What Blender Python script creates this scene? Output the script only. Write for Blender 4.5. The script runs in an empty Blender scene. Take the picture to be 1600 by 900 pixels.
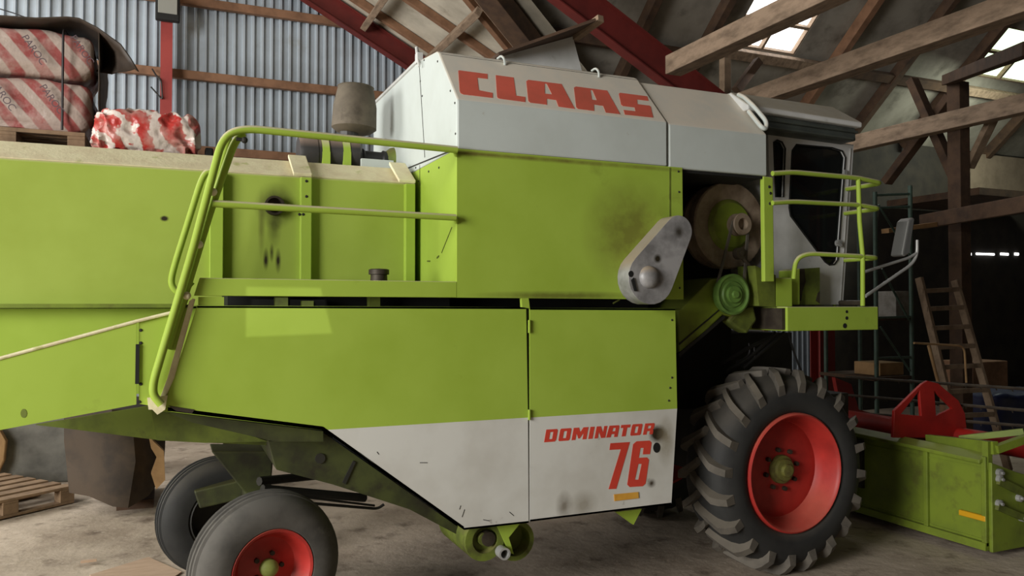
import bpy, bmesh, math, random
from mathutils import Vector, Matrix, noise
from mathutils.geometry import tessellate_polygon
random.seed(7)
C = bpy.context.scene.collection
V = Vector
# ------------------------------------------------------------------ camera (1600x900 frame)
F = 1230.0; TH = math.radians(23.5); PH = math.atan(25/F); CAM = V((0, 0, 2.0))
FW = V((math.sin(TH)*math.cos(PH), math.cos(TH)*math.cos(PH), math.sin(PH)))
RT = V((math.cos(TH), -math.sin(TH), 0)); UP = RT.cross(FW)
cam_d = bpy.data.cameras.new('camera'); cam = bpy.data.objects.new('camera', cam_d); C.objects.link(cam)
cam_d.sensor_width = 36; cam_d.lens = F/1600*36; cam_d.clip_start = .05; cam_d.clip_end = 200
cam.matrix_world = Matrix(((RT.x, UP.x, -FW.x, 0), (RT.y, UP.y, -FW.y, 0), (RT.z, UP.z, -FW.z, 2.0), (0, 0, 0, 1)))
bpy.context.scene.camera = cam

def ray(x, y): return FW + RT*((x-800)/F) - UP*((y-450)/F)
def P(x, y, Y=None, X=None, Z=None):
    """the point of the place seen at x, y of the photograph, on the plane Y, X or Z"""
    r = ray(x, y)
    t = Y/r.y if Y is not None else (X/r.x if X is not None else (Z-2)/r.z)
    return CAM + r*t
def PP(pts, **k): return [P(x, y, **k) for x, y in pts]

# ------------------------------------------------------------------ materials
def nodes(name):
    m = bpy.data.materials.new(name); m.use_nodes = True
    t = m.node_tree; b = t.nodes['Principled BSDF']
    return m, t, b
def srgb(r, g, b):
    f = lambda c: (c/255/12.92) if c/255 <= .04045 else ((c/255+.055)/1.055)**2.4
    return (f(r), f(g), f(b), 1)
def N(t, kind, **k):
    n = t.nodes.new(kind)
    for a, v in k.items(): setattr(n, a, v)
    return n
def math_node(t, op, a=None, b=None, clamp=False):
    n = N(t, 'ShaderNodeMath', operation=op); n.use_clamp = clamp
    for i, v in enumerate((a, b)):
        if v is None: continue
        if isinstance(v, (int, float)): n.inputs[i].default_value = v
        else: t.links.new(v, n.inputs[i])
    return n.outputs[0]
def mixc(t, fac, a, b):
    n = N(t, 'ShaderNodeMix', data_type='RGBA')
    if isinstance(fac, (int, float)): n.inputs[0].default_value = fac
    else: t.links.new(fac, n.inputs[0])
    for i, v in ((6, a), (7, b)):
        if isinstance(v, tuple): n.inputs[i].default_value = v
        else: t.links.new(v, n.inputs[i])
    return n.outputs[2]
def noise_fac(t, scale, lo, hi, detail=4, stretch=None, rough=.6):
    tc = N(t, 'ShaderNodeTexCoord'); src = tc.outputs['Object']
    if stretch:
        mp = N(t, 'ShaderNodeMapping'); mp.inputs['Scale'].default_value = stretch
        t.links.new(src, mp.inputs['Vector']); src = mp.outputs[0]
    n = N(t, 'ShaderNodeTexNoise'); n.inputs['Scale'].default_value = scale
    n.inputs['Detail'].default_value = detail; n.inputs['Roughness'].default_value = rough
    t.links.new(src, n.inputs['Vector'])
    mr = N(t, 'ShaderNodeMapRange'); mr.inputs[1].default_value = lo; mr.inputs[2].default_value = hi
    t.links.new(n.outputs[0], mr.inputs[0])
    return mr.outputs[0]
def surf(name, col, col2=None, rough=.6, metal=0, scale=3, lo=.4, hi=.7, dust=None, dust_amt=0, grime=None, grime_lo=.62, grime_hi=.72,
         grime_scale=6, bump=0, bump_scale=40, stretch=None, spec=.5, stains=()):
    m, t, b = nodes(name)
    c = col
    if col2: c = mixc(t, noise_fac(t, scale, lo, hi, stretch=stretch), col, col2)
    if grime: c = mixc(t, noise_fac(t, grime_scale, grime_lo, grime_hi, 6), c, grime)
    for (p, r0, r1, sc, amt) in stains:      # soot and oil marks with their own place on the sheet
        g = N(t, 'ShaderNodeNewGeometry')
        d = N(t, 'ShaderNodeVectorMath', operation='SUBTRACT'); t.links.new(g.outputs['Position'], d.inputs[0]); d.inputs[1].default_value = p
        sx = N(t, 'ShaderNodeVectorMath', operation='MULTIPLY'); t.links.new(d.outputs[0], sx.inputs[0]); sx.inputs[1].default_value = (1/r0, 1/.5, 1/r1)
        ln = N(t, 'ShaderNodeVectorMath', operation='LENGTH'); t.links.new(sx.outputs[0], ln.inputs[0])
        nf = noise_fac(t, 9, .2, .8)
        v = math_node(t, 'SUBTRACT', 1.15, ln.outputs['Value'])
        v = math_node(t, 'MULTIPLY', v, math_node(t, 'ADD', nf, .5), clamp=True)
        c = mixc(t, math_node(t, 'MULTIPLY', v, amt, clamp=True), c, sc)
    if dust:
        g = N(t, 'ShaderNodeNewGeometry'); s = N(t, 'ShaderNodeSeparateXYZ'); t.links.new(g.outputs['Normal'], s.inputs[0])
        mr = N(t, 'ShaderNodeMapRange'); mr.inputs[1].default_value = .2; mr.inputs[2].default_value = .6; t.links.new(s.outputs[2], mr.inputs[0])
        k = math_node(t, 'MULTIPLY', mr.outputs[0], noise_fac(t, 5, -.3, .6, 6))
        c = mixc(t, math_node(t, 'MULTIPLY', k, dust_amt, clamp=True), c, dust)
    if isinstance(c, tuple): b.inputs['Base Color'].default_value = c
    else: t.links.new(c, b.inputs['Base Color'])
    b.inputs['Roughness'].default_value = rough; b.inputs['Metallic'].default_value = metal
    b.inputs['Specular IOR Level'].default_value = spec
    if bump:
        n = noise_fac(t, bump_scale, 0, 1, 5); bp = N(t, 'ShaderNodeBump'); bp.inputs['Strength'].default_value = bump
        bp.inputs['Distance'].default_value = .02
        t.links.new(n, bp.inputs['Height']); t.links.new(bp.outputs[0], b.inputs['Normal'])
    return m
DUST = srgb(205, 195, 160); SOOT = srgb(45, 38, 22)
G1, G2 = srgb(160, 186, 70), srgb(151, 177, 60)
M = {}
M['green'] = surf('lime_paint', G1, G2, .62, spec=.3, scale=2, dust=DUST, dust_amt=1, grime=srgb(120, 130, 50), grime_lo=.66, grime_hi=.85, grime_scale=3)
M['green_hood'] = surf('lime_paint_sooty', srgb(160, 180, 76), srgb(151, 170, 66), .62, spec=.3, scale=2, dust=DUST, dust_amt=1, grime=srgb(125, 135, 55), grime_lo=.64, grime_hi=.85, grime_scale=3,
    stains=[(tuple(P(430, 322, Y=5.3)), .12, .14, SOOT, .85), (tuple(P(428, 350, Y=5.3)), .045, .15, SOOT, .6), (tuple(P(408, 350, Y=5.3)), .022, .22, srgb(90, 90, 40), .6),
            (tuple(P(415, 405, Y=5.3)), .018, .07, SOOT, 1), (tuple(P(434, 408, Y=5.3)), .018, .08, SOOT, 1), (tuple(P(424, 395, Y=5.3)), .014, .06, srgb(80, 85, 35), 1),
            (tuple(P(257, 342, Y=5.3)), .025, .018, SOOT, 2)])
M['green_side'] = surf('lime_paint_oily', G1, G2, .62, spec=.3, scale=2, dust=DUST, dust_amt=1, grime=srgb(115, 125, 45), grime_lo=.62, grime_hi=.85, grime_scale=2.5,
    stains=[(tuple(P(985, 365, Y=4.5)), .34, .36, srgb(96, 84, 36), .7), (tuple(P(880, 462, Y=4.5)), .6, .03, srgb(80, 70, 30), .7), (tuple(P(714, 238, Y=4.5)), 2.4, .018, srgb(100, 85, 40), .8)])
M['green_dark'] = surf('grubby_green_paint', srgb(108, 122, 42), srgb(70, 78, 30), .6, scale=4, grime=srgb(60, 52, 30), grime_lo=.55, grime_hi=.75, grime_scale=5, dust=srgb(120, 110, 70), dust_amt=.5)
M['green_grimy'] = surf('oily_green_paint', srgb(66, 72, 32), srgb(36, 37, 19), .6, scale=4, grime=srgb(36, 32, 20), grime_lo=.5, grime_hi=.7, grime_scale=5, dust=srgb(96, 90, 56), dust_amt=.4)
M['green_header'] = surf('worn_green_paint', srgb(122, 140, 40), srgb(98, 112, 38), .55, scale=2.5, grime=srgb(84, 78, 36), grime_lo=.56, grime_hi=.75, grime_scale=4, dust=srgb(140, 145, 75), dust_amt=.45)
M['white'] = surf('white_paint', srgb(196, 204, 199), srgb(187, 194, 188), .55, scale=2, dust=srgb(230, 220, 202), dust_amt=.95, grime=srgb(160, 150, 130), grime_lo=.68, grime_hi=.78, grime_scale=7)
M['white_scuffed'] = surf('white_paint_scuffed', srgb(214, 214, 206), srgb(196, 194, 184), .5, scale=2, grime=srgb(120, 110, 95), grime_lo=.67, grime_hi=.75, grime_scale=8,
    stains=[(tuple(P(1028, 678, Y=4.5)), .07, .06, srgb(50, 40, 25), 1.6), (tuple(P(1040, 690, Y=4.5)), .07, .16, srgb(130, 120, 95), .8),
            (tuple(P(882, 790, Y=4.5)), .06, .09, srgb(110, 100, 85), .8), (tuple(P(912, 788, Y=4.5)), .1, .09, srgb(125, 115, 95), .6), (tuple(P(1018, 755, Y=4.5)), .035, .03, srgb(70, 60, 45), 1)])
M['cab_white'] = surf('cab_white_paint', srgb(208, 209, 206), srgb(186, 187, 183), .5, scale=3, dust=srgb(176, 168, 148), dust_amt=.9, grime=srgb(120, 110, 95), grime_lo=.62, grime_hi=.8)
M['dusty'] = surf('dust_and_edge_highlight', srgb(232, 224, 184), srgb(218, 204, 166), .9, scale=9, grime=srgb(170, 176, 90), grime_lo=.6, grime_hi=.72, bump=.15)
M['letters'] = surf('red_decal', srgb(214, 72, 54), srgb(200, 62, 46), .5, scale=3)
M['letters_dusty'] = surf('faded_red_decal', srgb(226, 104, 84), srgb(204, 98, 78), .6, scale=3, lo=.35, hi=.65)
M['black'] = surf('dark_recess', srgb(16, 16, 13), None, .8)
M['dark'] = surf('dark_greasy_metal', srgb(38, 36, 28), srgb(24, 23, 18), .7, scale=6)
M['iron'] = surf('rusty_iron', srgb(72, 64, 52), srgb(50, 42, 34), .6, .4, scale=8)
M['disc'] = surf('worn_pulley_steel', srgb(156, 140, 120), srgb(98, 80, 62), .6, 0, scale=5)
M['pulley'] = surf('green_pulley', srgb(104, 140, 62), srgb(80, 110, 48), .5, scale=8)
M['silver'] = surf('galvanised_guard', srgb(166, 165, 164), srgb(124, 123, 122), .5, .15, scale=6, lo=.4, hi=.65, dust=srgb(170, 155, 135), dust_amt=1,
    stains=[(tuple(P(1029, 404, Y=4.35)), .03, .03, SOOT, 1.4), (tuple(P(1062, 362, Y=4.35)), .045, .045, SOOT, .9)])
M['rubber'] = surf('tyre_rubber', srgb(44, 44, 42), srgb(33, 33, 32), .75, scale=6, dust=srgb(88, 82, 72), dust_amt=.5)
M['lug'] = surf('worn_lug_rubber', srgb(98, 92, 82), srgb(70, 66, 60), .8, scale=6, dust=srgb(110, 102, 88), dust_amt=.6)
M['rubber_grey'] = surf('grey_tyre_rubber', srgb(98, 95, 89), srgb(68, 66, 62), .85, scale=4, grime=srgb(118, 114, 105), grime_lo=.6, grime_hi=.8)
M['red'] = surf('red_wheel_paint', srgb(182, 50, 42), srgb(152, 40, 34), .5, scale=4, dust=srgb(190, 110, 90), dust_amt=.5)
M['red_dark'] = surf('old_red_paint', srgb(170, 34, 26), srgb(140, 26, 20), .5, scale=4)
M['red_steel'] = surf('oxide_red_steel', srgb(104, 34, 28), srgb(84, 26, 22), .6, scale=3)
M['red_post'] = surf('faded_red_steel', srgb(150, 58, 52), srgb(135, 48, 44), .6, scale=3)
M['hub'] = surf('olive_hub_paint', srgb(110, 110, 50), srgb(80, 70, 40), .6, scale=12)
M['hubcap'] = surf('lime_hub_cap', srgb(150, 160, 80), srgb(120, 130, 60), .6, scale=12)
M['glass'] = None
M['wood'] = surf('old_timber', srgb(148, 126, 104), srgb(108, 90, 72), .8, scale=5, stretch=(3, 1, 3), bump=.1)
M['wood_pale'] = surf('grey_timber', srgb(150, 128, 104), srgb(112, 92, 72), .8, scale=6, bump=.1)
M['wood_dark'] = surf('dark_timber', srgb(84, 62, 44), srgb(58, 42, 30), .85, scale=5, bump=.1)
M['wood_purlin'] = surf('brown_timber', srgb(134, 98, 72), srgb(106, 76, 54), .8, scale=5, bump=.1)
M['pallet'] = surf('pallet_wood', srgb(146, 120, 92), srgb(108, 86, 64), .85, scale=6, bump=.1)
M['corrugated'] = surf('bluish_steel_sheet', srgb(176, 186, 194), srgb(160, 168, 174), .5, .1, scale=1.5, grime=srgb(140, 132, 120), grime_lo=.62, grime_hi=.85, grime_scale=1.4)
M['roof'] = surf('fibre_cement_sheet', srgb(196, 188, 170), srgb(160, 152, 136), .9, scale=1.6, grime=srgb(110, 100, 84), grime_lo=.6, grime_hi=.85, grime_scale=2)
M['roof_old'] = surf('grey_lining_board', srgb(150, 144, 132), srgb(112, 106, 96), .9, scale=1.6, grime=srgb(80, 72, 62), grime_lo=.58, grime_hi=.8, grime_scale=2)
M['wall_shade'] = surf('shade_boarding', srgb(52, 46, 38), srgb(34, 30, 26), .9, scale=3)  # unlit gloom of the barn put into the board colour
M['wall_beige'] = surf('beige_board', srgb(150, 132, 112), srgb(128, 112, 94), .9, scale=3)
M['lamp_grey'] = surf('dull_lamp_glass', srgb(140, 140, 132), None, .3)
M['orange'] = surf('amber_reflector', srgb(226, 172, 70), srgb(210, 150, 56), .4, scale=6)
M['yellow'] = surf('yellow_reflector', srgb(220, 165, 30), None, .4)
M['tarp'] = surf('dark_tarpaulin', srgb(74, 62, 52), srgb(54, 46, 40), .55, scale=5)
M['cover'] = surf('brown_cover', srgb(74, 60, 45), srgb(52, 42, 32), .7, scale=4, grime=srgb(44, 36, 28), grime_lo=.55, grime_hi=.75, grime_scale=3)
M['cardboard'] = surf('cardboard', srgb(176, 140, 96), srgb(150, 116, 78), .85, scale=5)
M['concrete_block'] = surf('concrete_block', srgb(128, 126, 118), srgb(100, 98, 92), .9, scale=4)
M['plywood'] = surf('pale_plywood', srgb(196, 168, 142), srgb(178, 150, 124), .85, scale=4, stretch=(1, 4, 1))
M['scaffold'] = surf('teal_tube_paint', srgb(74, 96, 84), srgb(58, 74, 64), .6, scale=6)
M['grey_tube'] = surf('grey_tube', srgb(178, 178, 174), srgb(150, 150, 146), .4, .3, scale=6)
M['blue'] = surf('navy_tarp', srgb(18, 26, 72), srgb(12, 18, 50), .5, scale=4)
M['canister'] = surf('sooty_can', srgb(110, 100, 84), srgb(82, 74, 62), .7, .2, scale=5, grime=srgb(62, 54, 44), grime_lo=.58, grime_hi=.75)
M['filter_can'] = surf('dusty_black_can', srgb(58, 56, 54), srgb(42, 40, 40), .5, .1, scale=5, dust=srgb(150, 130, 116), dust_amt=.9)
M['strap_line'] = surf('black_strap', srgb(36, 28, 26), None, .6)
M['cable'] = surf('black_cable', srgb(24, 22, 20), None, .6)
M['white_box'] = surf('white_carton', srgb(150, 146, 138), srgb(120, 116, 108), .8, scale=8)
M['visor'] = surf('visor_plastic', srgb(74, 80, 74), srgb(58, 62, 58), .5, scale=4)
M['seat'] = surf('black_vinyl', srgb(30, 30, 30), None, .5)

m, t, b = nodes('cab_glass'); b.inputs['Base Color'].default_value = srgb(58, 62, 60); b.inputs['Roughness'].default_value = .06
b.inputs['Transmission Weight'].default_value = .8; b.inputs['IOR'].default_value = 1.2; M['glass'] = m
m, t, b = nodes('mirror_glass'); b.inputs['Base Color'].default_value = srgb(150, 150, 146); b.inputs['Roughness'].default_value = .25; b.inputs['Metallic'].default_value = .6; M['mirror'] = m
def skylight_mat(name, col, strength):
    m, t, b = nodes(name)
    b.inputs['Base Color'].default_value = (.6, .65, .6, 1)
    b.inputs['Emission Color'].default_value = col; b.inputs['Emission Strength'].default_value = strength
    return m
M['sky_white'] = skylight_mat('lit_skylight', (1, 1, 1, 1), 4.5)
M['sky_green'] = skylight_mat('lit_green_skylight', srgb(205, 228, 190), 2.6)

def stripe_mat(name, ca, cb, kx, kz, freq, warp, duty=.5, soft=.06):
    m, t, b = nodes(name)
    tc = N(t, 'ShaderNodeTexCoord'); s = N(t, 'ShaderNodeSeparateXYZ'); t.links.new(tc.outputs['Object'], s.inputs[0])
    a = math_node(t, 'ADD', math_node(t, 'MULTIPLY', s.outputs[0], kx), math_node(t, 'MULTIPLY', s.outputs[2], kz))
    a = math_node(t, 'ADD', a, math_node(t, 'MULTIPLY', s.outputs[1], .3*kx))
    a = math_node(t, 'ADD', math_node(t, 'MULTIPLY', a, freq), math_node(t, 'MULTIPLY', noise_fac(t, 2.2, 0, 1), warp))
    p = math_node(t, 'PINGPONG', a, .5)
    mr = N(t, 'ShaderNodeMapRange'); mr.inputs[1].default_value = duty*.5-soft/2; mr.inputs[2].default_value = duty*.5+soft/2; t.links.new(p, mr.inputs[0])
    c = mixc(t, mr.outputs[0], ca, cb)
    c = mixc(t, noise_fac(t, 5, .45, .8), c, srgb(196, 176, 164))
    t.links.new(c, b.inputs['Base Color']); b.inputs['Roughness'].default_value = .35
    bp = N(t, 'ShaderNodeBump'); bp.inputs['Strength'].default_value = .5; bp.inputs['Distance'].default_value = .03
    t.links.new(noise_fac(t, 7, 0, 1, 3), bp.inputs['Height']); t.links.new(bp.outputs[0], b.inputs['Normal'])
    return m
M['bale'] = stripe_mat('striped_bale_film', srgb(158, 84, 80), srgb(184, 166, 154), 1, .85, 4.4, .16)
M['bag'] = stripe_mat('striped_bag_film', srgb(188, 60, 54), srgb(222, 208, 198), 1, 1.1, 3.0, 3.2, .64)

# floor
m, t, b = nodes('dusty_concrete_floor')
c = mixc(t, noise_fac(t, .9, .35, .65, 6), srgb(204, 188, 168), srgb(156, 140, 121))
c = mixc(t, noise_fac(t, 4, .55, .75, 8), c, srgb(104, 88, 72))
c = mixc(t, noise_fac(t, 14, .62, .7, 6), c, srgb(196, 182, 164))
t.links.new(c, b.inputs['Base Color']); b.inputs['Roughness'].default_value = .9
bp = N(t, 'ShaderNodeBump'); bp.inputs['Strength'].default_value = .35; bp.inputs['Distance'].default_value = .03
t.links.new(noise_fac(t, 9, 0, 1, 8), bp.inputs['Height']); t.links.new(bp.outputs[0], b.inputs['Normal']); M['floor'] = m

# ------------------------------------------------------------------ mesh building
class MB:
    def __init__(s): s.v = []; s.f = []; s.m = []
    def add(s, v, f, m=0):
        k = len(s.v); s.v += [V(p) for p in v]; s.f += [[i+k for i in q] for q in f]; s.m += [m]*len(f); return s
    def box(s, x0, x1, y0, y1, z0, z1, m=0):
        v = [(x, y, z) for x in (x0, x1) for y in (y0, y1) for z in (z0, z1)]
        return s.add(v, [(0, 1, 3, 2), (4, 6, 7, 5), (0, 4, 5, 1), (2, 3, 7, 6), (0, 2, 6, 4), (1, 5, 7, 3)], m)
    def beam(s, a, b, w, h, up=V((0, 0, 1)), m=0):
        """rectangular bar from a to b, w wide sideways, h tall"""
        a, b = V(a), V(b); d = (b-a).normalized(); sd = d.cross(V(up)).normalized(); u = sd.cross(d).normalized()
        v = [p+sd*(i*w/2)+u*(j*h/2) for p in (a, b) for i, j in ((-1, -1), (1, -1), (1, 1), (-1, 1))]
        return s.add(v, [(0, 1, 2, 3), (7, 6, 5, 4), (0, 4, 5, 1), (1, 5, 6, 2), (2, 6, 7, 3), (3, 7, 4, 0)], m)
    def prism(s, pts, off, holes=(), m=0, ms=None):
        off = V(off); loops = [[V(p) for p in pts]]+[[V(p) for p in h] for h in holes]
        flat = [p for l in loops for p in l]; n = len(flat)
        tri = [tuple(q) for q in tessellate_polygon(loops)] if holes or len(pts) > 4 else [tuple(range(n))]
        f = list(tri)+[tuple(i+n for i in reversed(q)) for q in tri]
        s.add(flat+[p+off for p in flat], f, m); mm = m if ms is None else ms
        k0 = len(s.v)-2*n; k = 0; fs = []
        for l in loops:
            L = len(l)
            fs += [(k0+k+i, k0+k+(i+1) % L, k0+k+(i+1) % L+n, k0+k+i+n) for i in range(L)]; k += L
        s.f += [list(q) for q in fs]; s.m += [mm]*len(fs); return s
    def plate(s, px, Y, d=.02, holes=(), m=0, ms=None):
        return s.prism(PP(px, Y=Y), (0, d, 0), [PP(h, Y=Y) for h in holes], m, ms)
    def tube(s, pts, r, n=10, m=0, closed=False):
        pts = [V(p) for p in pts]; L = len(pts); rr = r if isinstance(r, (list, tuple)) else [r]*L
        tg = []
        for i in range(L):
            a = pts[(i-1) % L] if closed or i else pts[i]; b = pts[(i+1) % L] if closed or i < L-1 else pts[i]
            tg.append((b-a).normalized())
        u = tg[0].orthogonal().normalized(); rings = []
        for i in range(L):
            u = (u-tg[i]*u.dot(tg[i])).normalized(); w = tg[i].cross(u)
            rings.append([pts[i]+(u*math.cos(2*math.pi*k/n)+w*math.sin(2*math.pi*k/n))*rr[i] for k in range(n)])
        f = [(i*n+k, i*n+(k+1) % n, ((i+1) % L)*n+(k+1) % n, ((i+1) % L)*n+k) for i in range(L if closed else L-1) for k in range(n)]
        if not closed: f += [tuple(reversed(range(n))), tuple((L-1)*n+k for k in range(n))]
        return s.add([p for q in rings for p in q], f, m)
    def lathe(s, prof, o, ax, n=32, m=0, closed=False, caps=True):
        """prof: (distance along ax, radius)"""
        o = V(o); ax = V(ax).normalized(); u = ax.orthogonal().normalized()
        if abs(ax.z) < .9: u = V((0, 0, 1)) - ax*ax.z; u.normalize()
        w = ax.cross(u); L = len(prof); v = []
        for a, r in prof:
            v += [o+ax*a+(u*math.cos(2*math.pi*k/n)+w*math.sin(2*math.pi*k/n))*r for k in range(n)]
        f = [(i*n+k, i*n+(k+1) % n, ((i+1) % L)*n+(k+1) % n, ((i+1) % L)*n+k) for i in range(L if closed else L-1) for k in range(n)]
        if not closed and caps:
            if prof[0][1] > 1e-4: f.append(tuple(reversed(range(n))))
            if prof[-1][1] > 1e-4: f.append(tuple((L-1)*n+k for k in range(n)))
        return s.add(v, f, m)
    def cyl(s, a, b, r, n=16, m=0):
        a, b = V(a), V(b); return s.lathe([(0, r), ((b-a).length, r)], a, b-a, n, m)
    def ball(s, c, r, n=12, m=0, sq=(1, 1, 1)):
        v = []; f = []
        k = len(s.v); s.lathe([(-r*math.cos(math.pi*i/n), r*math.sin(math.pi*i/n)+1e-5) for i in range(n+1)], c, (0, 0, 1), n*2, m)
        c = V(c)
        for i in range(k, len(s.v)): d = s.v[i]-c; s.v[i] = c+V((d.x*sq[0], d.y*sq[1], d.z*sq[2]))
        return s
    def xf(s, mat):
        s.v = [mat @ p for p in s.v]; return s
    def islands(s):
        up = list(range(len(s.v)))
        def find(i):
            while up[i] != i: up[i] = up[up[i]]; i = up[i]
            return i
        for q in s.f:
            for j in q[1:]: up[find(j)] = find(q[0])
        out = {}
        for q, m in zip(s.f, s.m): out.setdefault(find(q[0]), []).append((q, m))
        res = []
        for fs in out.values():
            ids = sorted({i for q, _ in fs for i in q}); mp = {i: k for k, i in enumerate(ids)}
            b = MB(); b.v = [s.v[i] for i in ids]; b.f = [[mp[i] for i in q] for q, _ in fs]; b.m = [m for _, m in fs]; res.append(b)
        return res
    def build_each(s, name, mats, parent=None, **k):
        return [b.build(name, mats, parent, **k) for b in s.islands()]
    def build(s, name, mats, parent=None, smooth=None, bevel=0, origin=None, seg=2):
        mats = mats if isinstance(mats, (list, tuple)) else [mats]
        if parent is not None: o0 = ORIG[parent.name]
        elif origin is not None: o0 = V(origin)
        else:
            xs = [p.x for p in s.v]; ys = [p.y for p in s.v]; zs = [p.z for p in s.v]
            o0 = V(((min(xs)+max(xs))/2, (min(ys)+max(ys))/2, min(zs)))
        me = bpy.data.meshes.new(name); me.from_pydata([tuple(p-o0) for p in s.v], [], s.f)
        for q in mats: me.materials.append(M[q] if isinstance(q, str) else q)
        for p, i in zip(me.polygons, s.m): p.material_index = i
        bm = bmesh.new(); bm.from_mesh(me); bmesh.ops.remove_doubles(bm, verts=bm.verts, dist=1e-5)
        bmesh.ops.dissolve_degenerate(bm, edges=bm.edges, dist=1e-6)
        bmesh.ops.recalc_face_normals(bm, faces=bm.faces); bm.to_mesh(me); bm.free()
        o = bpy.data.objects.new(name, me); C.objects.link(o); ORIG[o.name] = o0
        if parent is not None: o.parent = parent
        else: o.location = o0
        if smooth is not None: me.shade_smooth(); me.set_sharp_from_angle(angle=math.radians(smooth))
        if bevel:
            md = o.modifiers.new('bevel', 'BEVEL'); md.width = bevel; md.segments = seg; md.limit_method = 'ANGLE'; md.angle_limit = math.radians(40)
        return o
ORIG = {}
def tag(o, label=None, cat=None, group=None, kind=None):
    for k, v in (('label', label), ('category', cat), ('group', group), ('kind', kind)):
        if v: o[k] = v
    return o
def thing(name, loc, label, cat, group=None, kind=None):
    o = bpy.data.objects.new(name, None); C.objects.link(o); o.location = loc; ORIG[o.name] = V(loc); o.empty_display_size = .1
    return tag(o, label, cat, group, kind)
def fillet(pts, r, n=6):
    pts = [V(p) for p in pts]; out = [pts[0]]
    for i in range(1, len(pts)-1):
        a, p, b = pts[i-1], pts[i], pts[i+1]; da = a-p; db = b-p
        ra = min(r, da.length*.48); rb = min(r, db.length*.48); A = p+da.normalized()*ra; B = p+db.normalized()*rb
        out += [A*(1-k/n)**2+p*(2*(1-k/n)*k/n)+B*(k/n)**2 for k in range(n+1)]
    return out+[pts[-1]]
def circ(cx, cy, rx, ry, n=20): return [(cx+rx*math.cos(2*math.pi*k/n), cy+ry*math.sin(2*math.pi*k/n)) for k in range(n)]

# ------------------------------------------------------------------ the building
def fz(x, y): return .12*max(0, min(1, (3.4-x)/2.9))*(1-.6*max(0, min(1, (y-4.9)/1.0))) + .012*noise.noise(V((x*.9, y*.9, 0)))
def floor():
    b = MB(); nx, ny = 90, 70; xs = [-7+24*i/nx for i in range(nx+1)]; ys = [-3+17*j/ny for j in range(ny+1)]
    b.add([(x, y, fz(x, y)) for y in ys for x in xs], [(j*(nx+1)+i, j*(nx+1)+i+1, (j+1)*(nx+1)+i+1, (j+1)*(nx+1)+i) for j in range(ny) for i in range(nx)])
    o = b.build('floor', 'floor', smooth=60, origin=(0, 0, 0)); tag(o, kind='structure')
floor()
BK = 1.10                                            # depth of the timber barn behind the machine
HM, HZ = .52, 8.195
def hall(x): return HZ-HM*x                      # underside of the steel hall's roof
def barn(y): return 2+11.42*BK-.857*y                # underside of the barn's roof
def valley(x): return (2+11.42*BK-hall(x))/.857      # where the two roofs meet
YW = 12.9; YB = 11.0
def wall_sheet():
    b = MB(); per = .14; x = -6.5; prof = []
    while x < 14:
        prof += [(x, 0), (x+.09, 0), (x+.1, -.05), (x+.13, -.05)]; x += per
    v = []
    for px, dy in prof:
        v += [(px, YW+.06+dy, 0), (px, YW+.06+dy, max(3.3, hall(px)+.02))]
    b.add(v, [(2*i, 2*i+2, 2*i+3, 2*i+1) for i in range(len(prof)-1)])
    tag(b.build('wall_back', 'corrugated', origin=(0, YW, 0)), kind='structure')
wall_sheet()
def slab(pts, th, name, mat):
    b = MB(); b.prism(pts, (0, 0, th)); return tag(b.build(name, mat), kind='structure')
slab([(-6.5, valley(-6.5), hall(-6.5)), (11.5, valley(11.5), hall(11.5)), (11.5, 13.2, hall(11.5)), (-6.5, 13.2, hall(-6.5))], .06, 'ceiling', 'roof')
# barn roof with two holes for the skylights
XA, XB = 6.2, 17
SK1 = (8.01, 9.34, 9.19, 9.91); SK2 = (13.2, 15.15, 9.03, 9.78)      # x0, x1, y0, y1
def bz(x, y): return (x, y, barn(y))
outer = [bz(-6.5, 2), bz(XB, 2), bz(XB, YB), bz((YB-valley(0))/(valley(1)-valley(0)), YB), bz(-6.5, valley(-6.5))]
b = MB(); b.prism(outer, (0, .03, .06), [[bz(a, c), bz(a2, c), bz(a2, c2), bz(a, c2)] for a, a2, c, c2 in (SK1, SK2)])
tag(b.build('ceiling', 'roof_old'), kind='structure')
# seams of the lining boards
for i, (sk, mat) in enumerate(((SK1, 'sky_white'), (SK2, 'sky_green'))):
    x0, x1, y0, y1 = sk
    w = thing('window_%d' % (i+1), bz((x0+x1)/2, (y0+y1)/2), None, None, kind='structure')
    b = MB(); b.prism([bz(x0, y0), bz(x1, y0), bz(x1, y1), bz(x0, y1)], (0, .004, .01)); b.xf(Matrix.Translation((0, .06, .075))); b.build('window_pane', mat, w)
    b = MB()
    for p, q in (((x0, y0), (x0, y1)), ((x1, y0), (x1, y1)), ((x0, y0), (x1, y0)), ((x0, y1), (x1, y1)), (((x0+x1)/2, y0), ((x0+x1)/2, y1)), ((x0, (y0+y1)/2), (x1, (y0+y1)/2))):
        b.beam(V(bz(*p))+V((0, .03, .035)), V(bz(*q))+V((0, .03, .035)), .05, .08, up=(0, .65, .76))
    b.build('window_frame', 'wood', w)

def timber(name, a, b_, w, h, mat, label, up=(0, 0, 1), cat='timber beam', group=None):
    o = MB().beam(a, b_, w, h, up).build(name, mat, bevel=.008)
    return tag(o, label, cat, group)
UPB = V((0, .65, .76)).normalized()
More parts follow.
